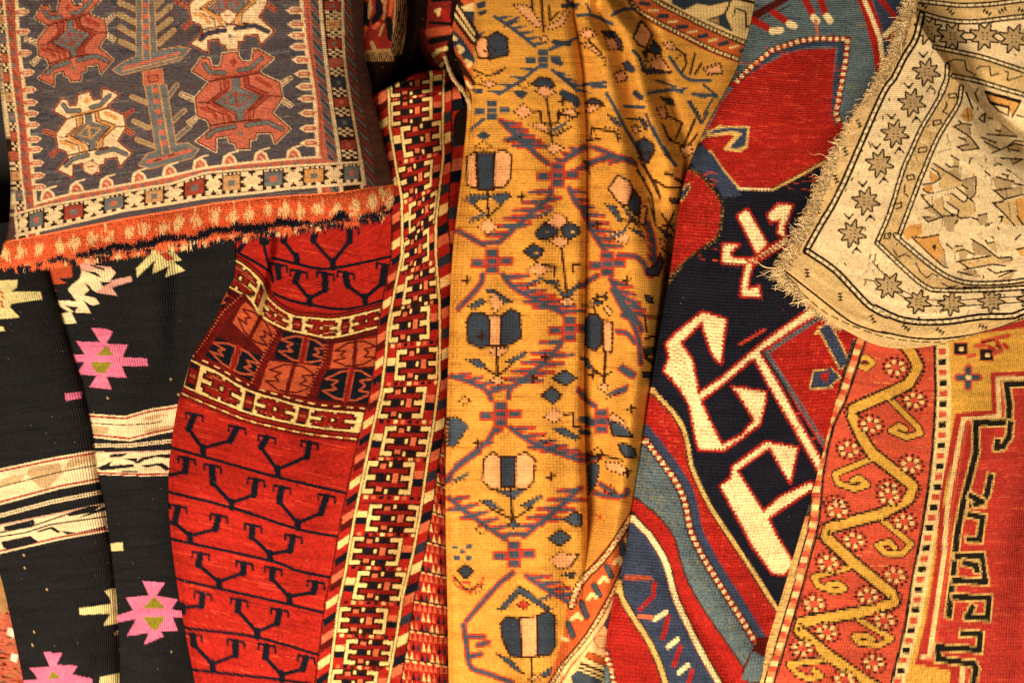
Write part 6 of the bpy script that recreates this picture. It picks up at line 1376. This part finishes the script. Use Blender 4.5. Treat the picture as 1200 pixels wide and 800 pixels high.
fc_ = LIN[[PAL['beige'], PAL['beigeD'], PAL['beigeD'], PAL['bhi']]][rs.randint(0, 4, n)] * rs.uniform(.8, 1.2, (n, 1))
strands('fringe', beige, base, tip, sag, rs.uniform(.35, .75, n), fc_, M['flat'], 8, seed=3, curl=1.5)
# frayed lower corner, yarn ends over the white bar
n = 520
tt = rs.rand(n); bx_ = 908 + 75 * tt; by_ = 318 + 66 * tt ** .9
base = np.stack([bx_ + rs.uniform(0, 5, n), by_ - rs.uniform(0, 5, n), np.full(n, 143.0)], 1); ang = np.radians(190) + rs.normal(0, .45, n) + .5 * tt
ln = rs.gamma(2.6, 2.6, n) * (1.5 - tt)
tip = base + np.stack([np.cos(ang) * ln, -np.sin(ang) * ln, -rs.uniform(6, 20, n)], 1); tip[:, 2] = np.maximum(tip[:, 2], 119)
fc_ = LIN[[PAL['beige'], PAL['beigeD'], PAL['ncream'], PAL['bhi']]][rs.randint(0, 4, n)] * rs.uniform(.7, 1.1, (n, 1))
strands('corner_fringe', beige, base, tip, np.stack([rs.normal(0, 2, n), rs.normal(0, 2, n), rs.uniform(.5, 3, n)], 1), rs.uniform(.4, .8, n), fc_, M['flat'], 8, seed=4, curl=1.6)

# ---------------------------------------------------------------- cushion
cush_net = [[(-8, -70), (100, -70), (210, -70), (320, -70), (430, -70)], [(1, 60), (105, 60), (212, 58), (322, 56), (427, 54)], [(9, 140), (112, 133), (218, 127), (330, 122), (438, 117)], [(17, 205), (116, 200), (222, 190), (338, 180), (453, 172)],
            [(15, 262), (112, 256), (222, 240), (340, 226), (464, 212)], [(3, 309), (107, 295), (223, 279), (343, 262), (467, 245)]]
def h_c(x, y, s, t):
    z = 80 + 64 * (1 - np.abs(2 * s - 1) ** 3.6) - 52 * (1 - np.sqrt(np.clip(1 - (1 - np.clip(1 - s, 0, .17) / .17) ** 2, 0, 1)))
    z = z - 30 * (1 - np.sqrt(np.clip(1 - (1 - np.clip(1 - t, 0, .2) / .2) ** 2, 0, 1)))
    return z + 2.0 * fbm(x, y, .025, 14) + 2.2 * np.sin(x * .045 + 1) * sst(120, 230, y)
cpaint = paint_cushion()
csh = Sheet(cush_net, h_c, rolls=[('left', 24, 5), ('right', 26, 4), ('bottom', 20, 8), ('top', 60, 10)], knot=1, step=1.1)
cush = textile('cushion', 'stuffed cushion with woven creatures and a shaggy orange lower edge', 'cushion', cpaint, [csh], 'soumak', 11, .09, under={'creature_motif': 'field', 'tree_motif': 'field'})
# shaggy pile along the lower edge
n = 42000
bx = np.array([-60, 0, 40, 100, 150, 200, 250, 300, 340, 400, 440, 480]); by = np.array([299, 284, 277, 265, 255, 247, 238, 232, 229, 225, 219, 215])
h, w = csh.px.shape
cand = np.argwhere(csh.lv > np.interp(csh.lu, bx, by) + 1.5)
pick = cand[rs.randint(0, len(cand), n)]
px, py, pz = csh.px[pick[:, 0], pick[:, 1]], csh.py[pick[:, 0], pick[:, 1]], csh.z[pick[:, 0], pick[:, 1]]
gx = np.gradient(csh.z, axis=1) ; gy = np.gradient(csh.z, axis=0)
base = np.stack([px, py, pz], 1)
d = np.stack([rs.normal(0, .8, n), rs.uniform(2.5, 7.0, n), rs.uniform(.2, 2.6, n)], 1)
lower = pick[:, 0] > h - 14
d[lower, 2] -= 3.0
tip = base + d * rs.uniform(.7, 1.35, (n, 1))
ix = np.clip(((px - X0) * SS).astype(int), 0, CW - 1); iy = np.clip(((py - Y0) * SS).astype(int), 0, CH - 1)
fc_ = LIN[cpaint.col[iy, ix]] * rs.uniform(.9, 1.25, (n, 1))
strands('pile_tufts', cush, base, tip, np.stack([rs.normal(0, .5, n), rs.normal(0, .5, n), rs.uniform(0, .8, n)], 1), rs.uniform(.28, .5, n), fc_, M['pile'], 4, seed=5, curl=.35)
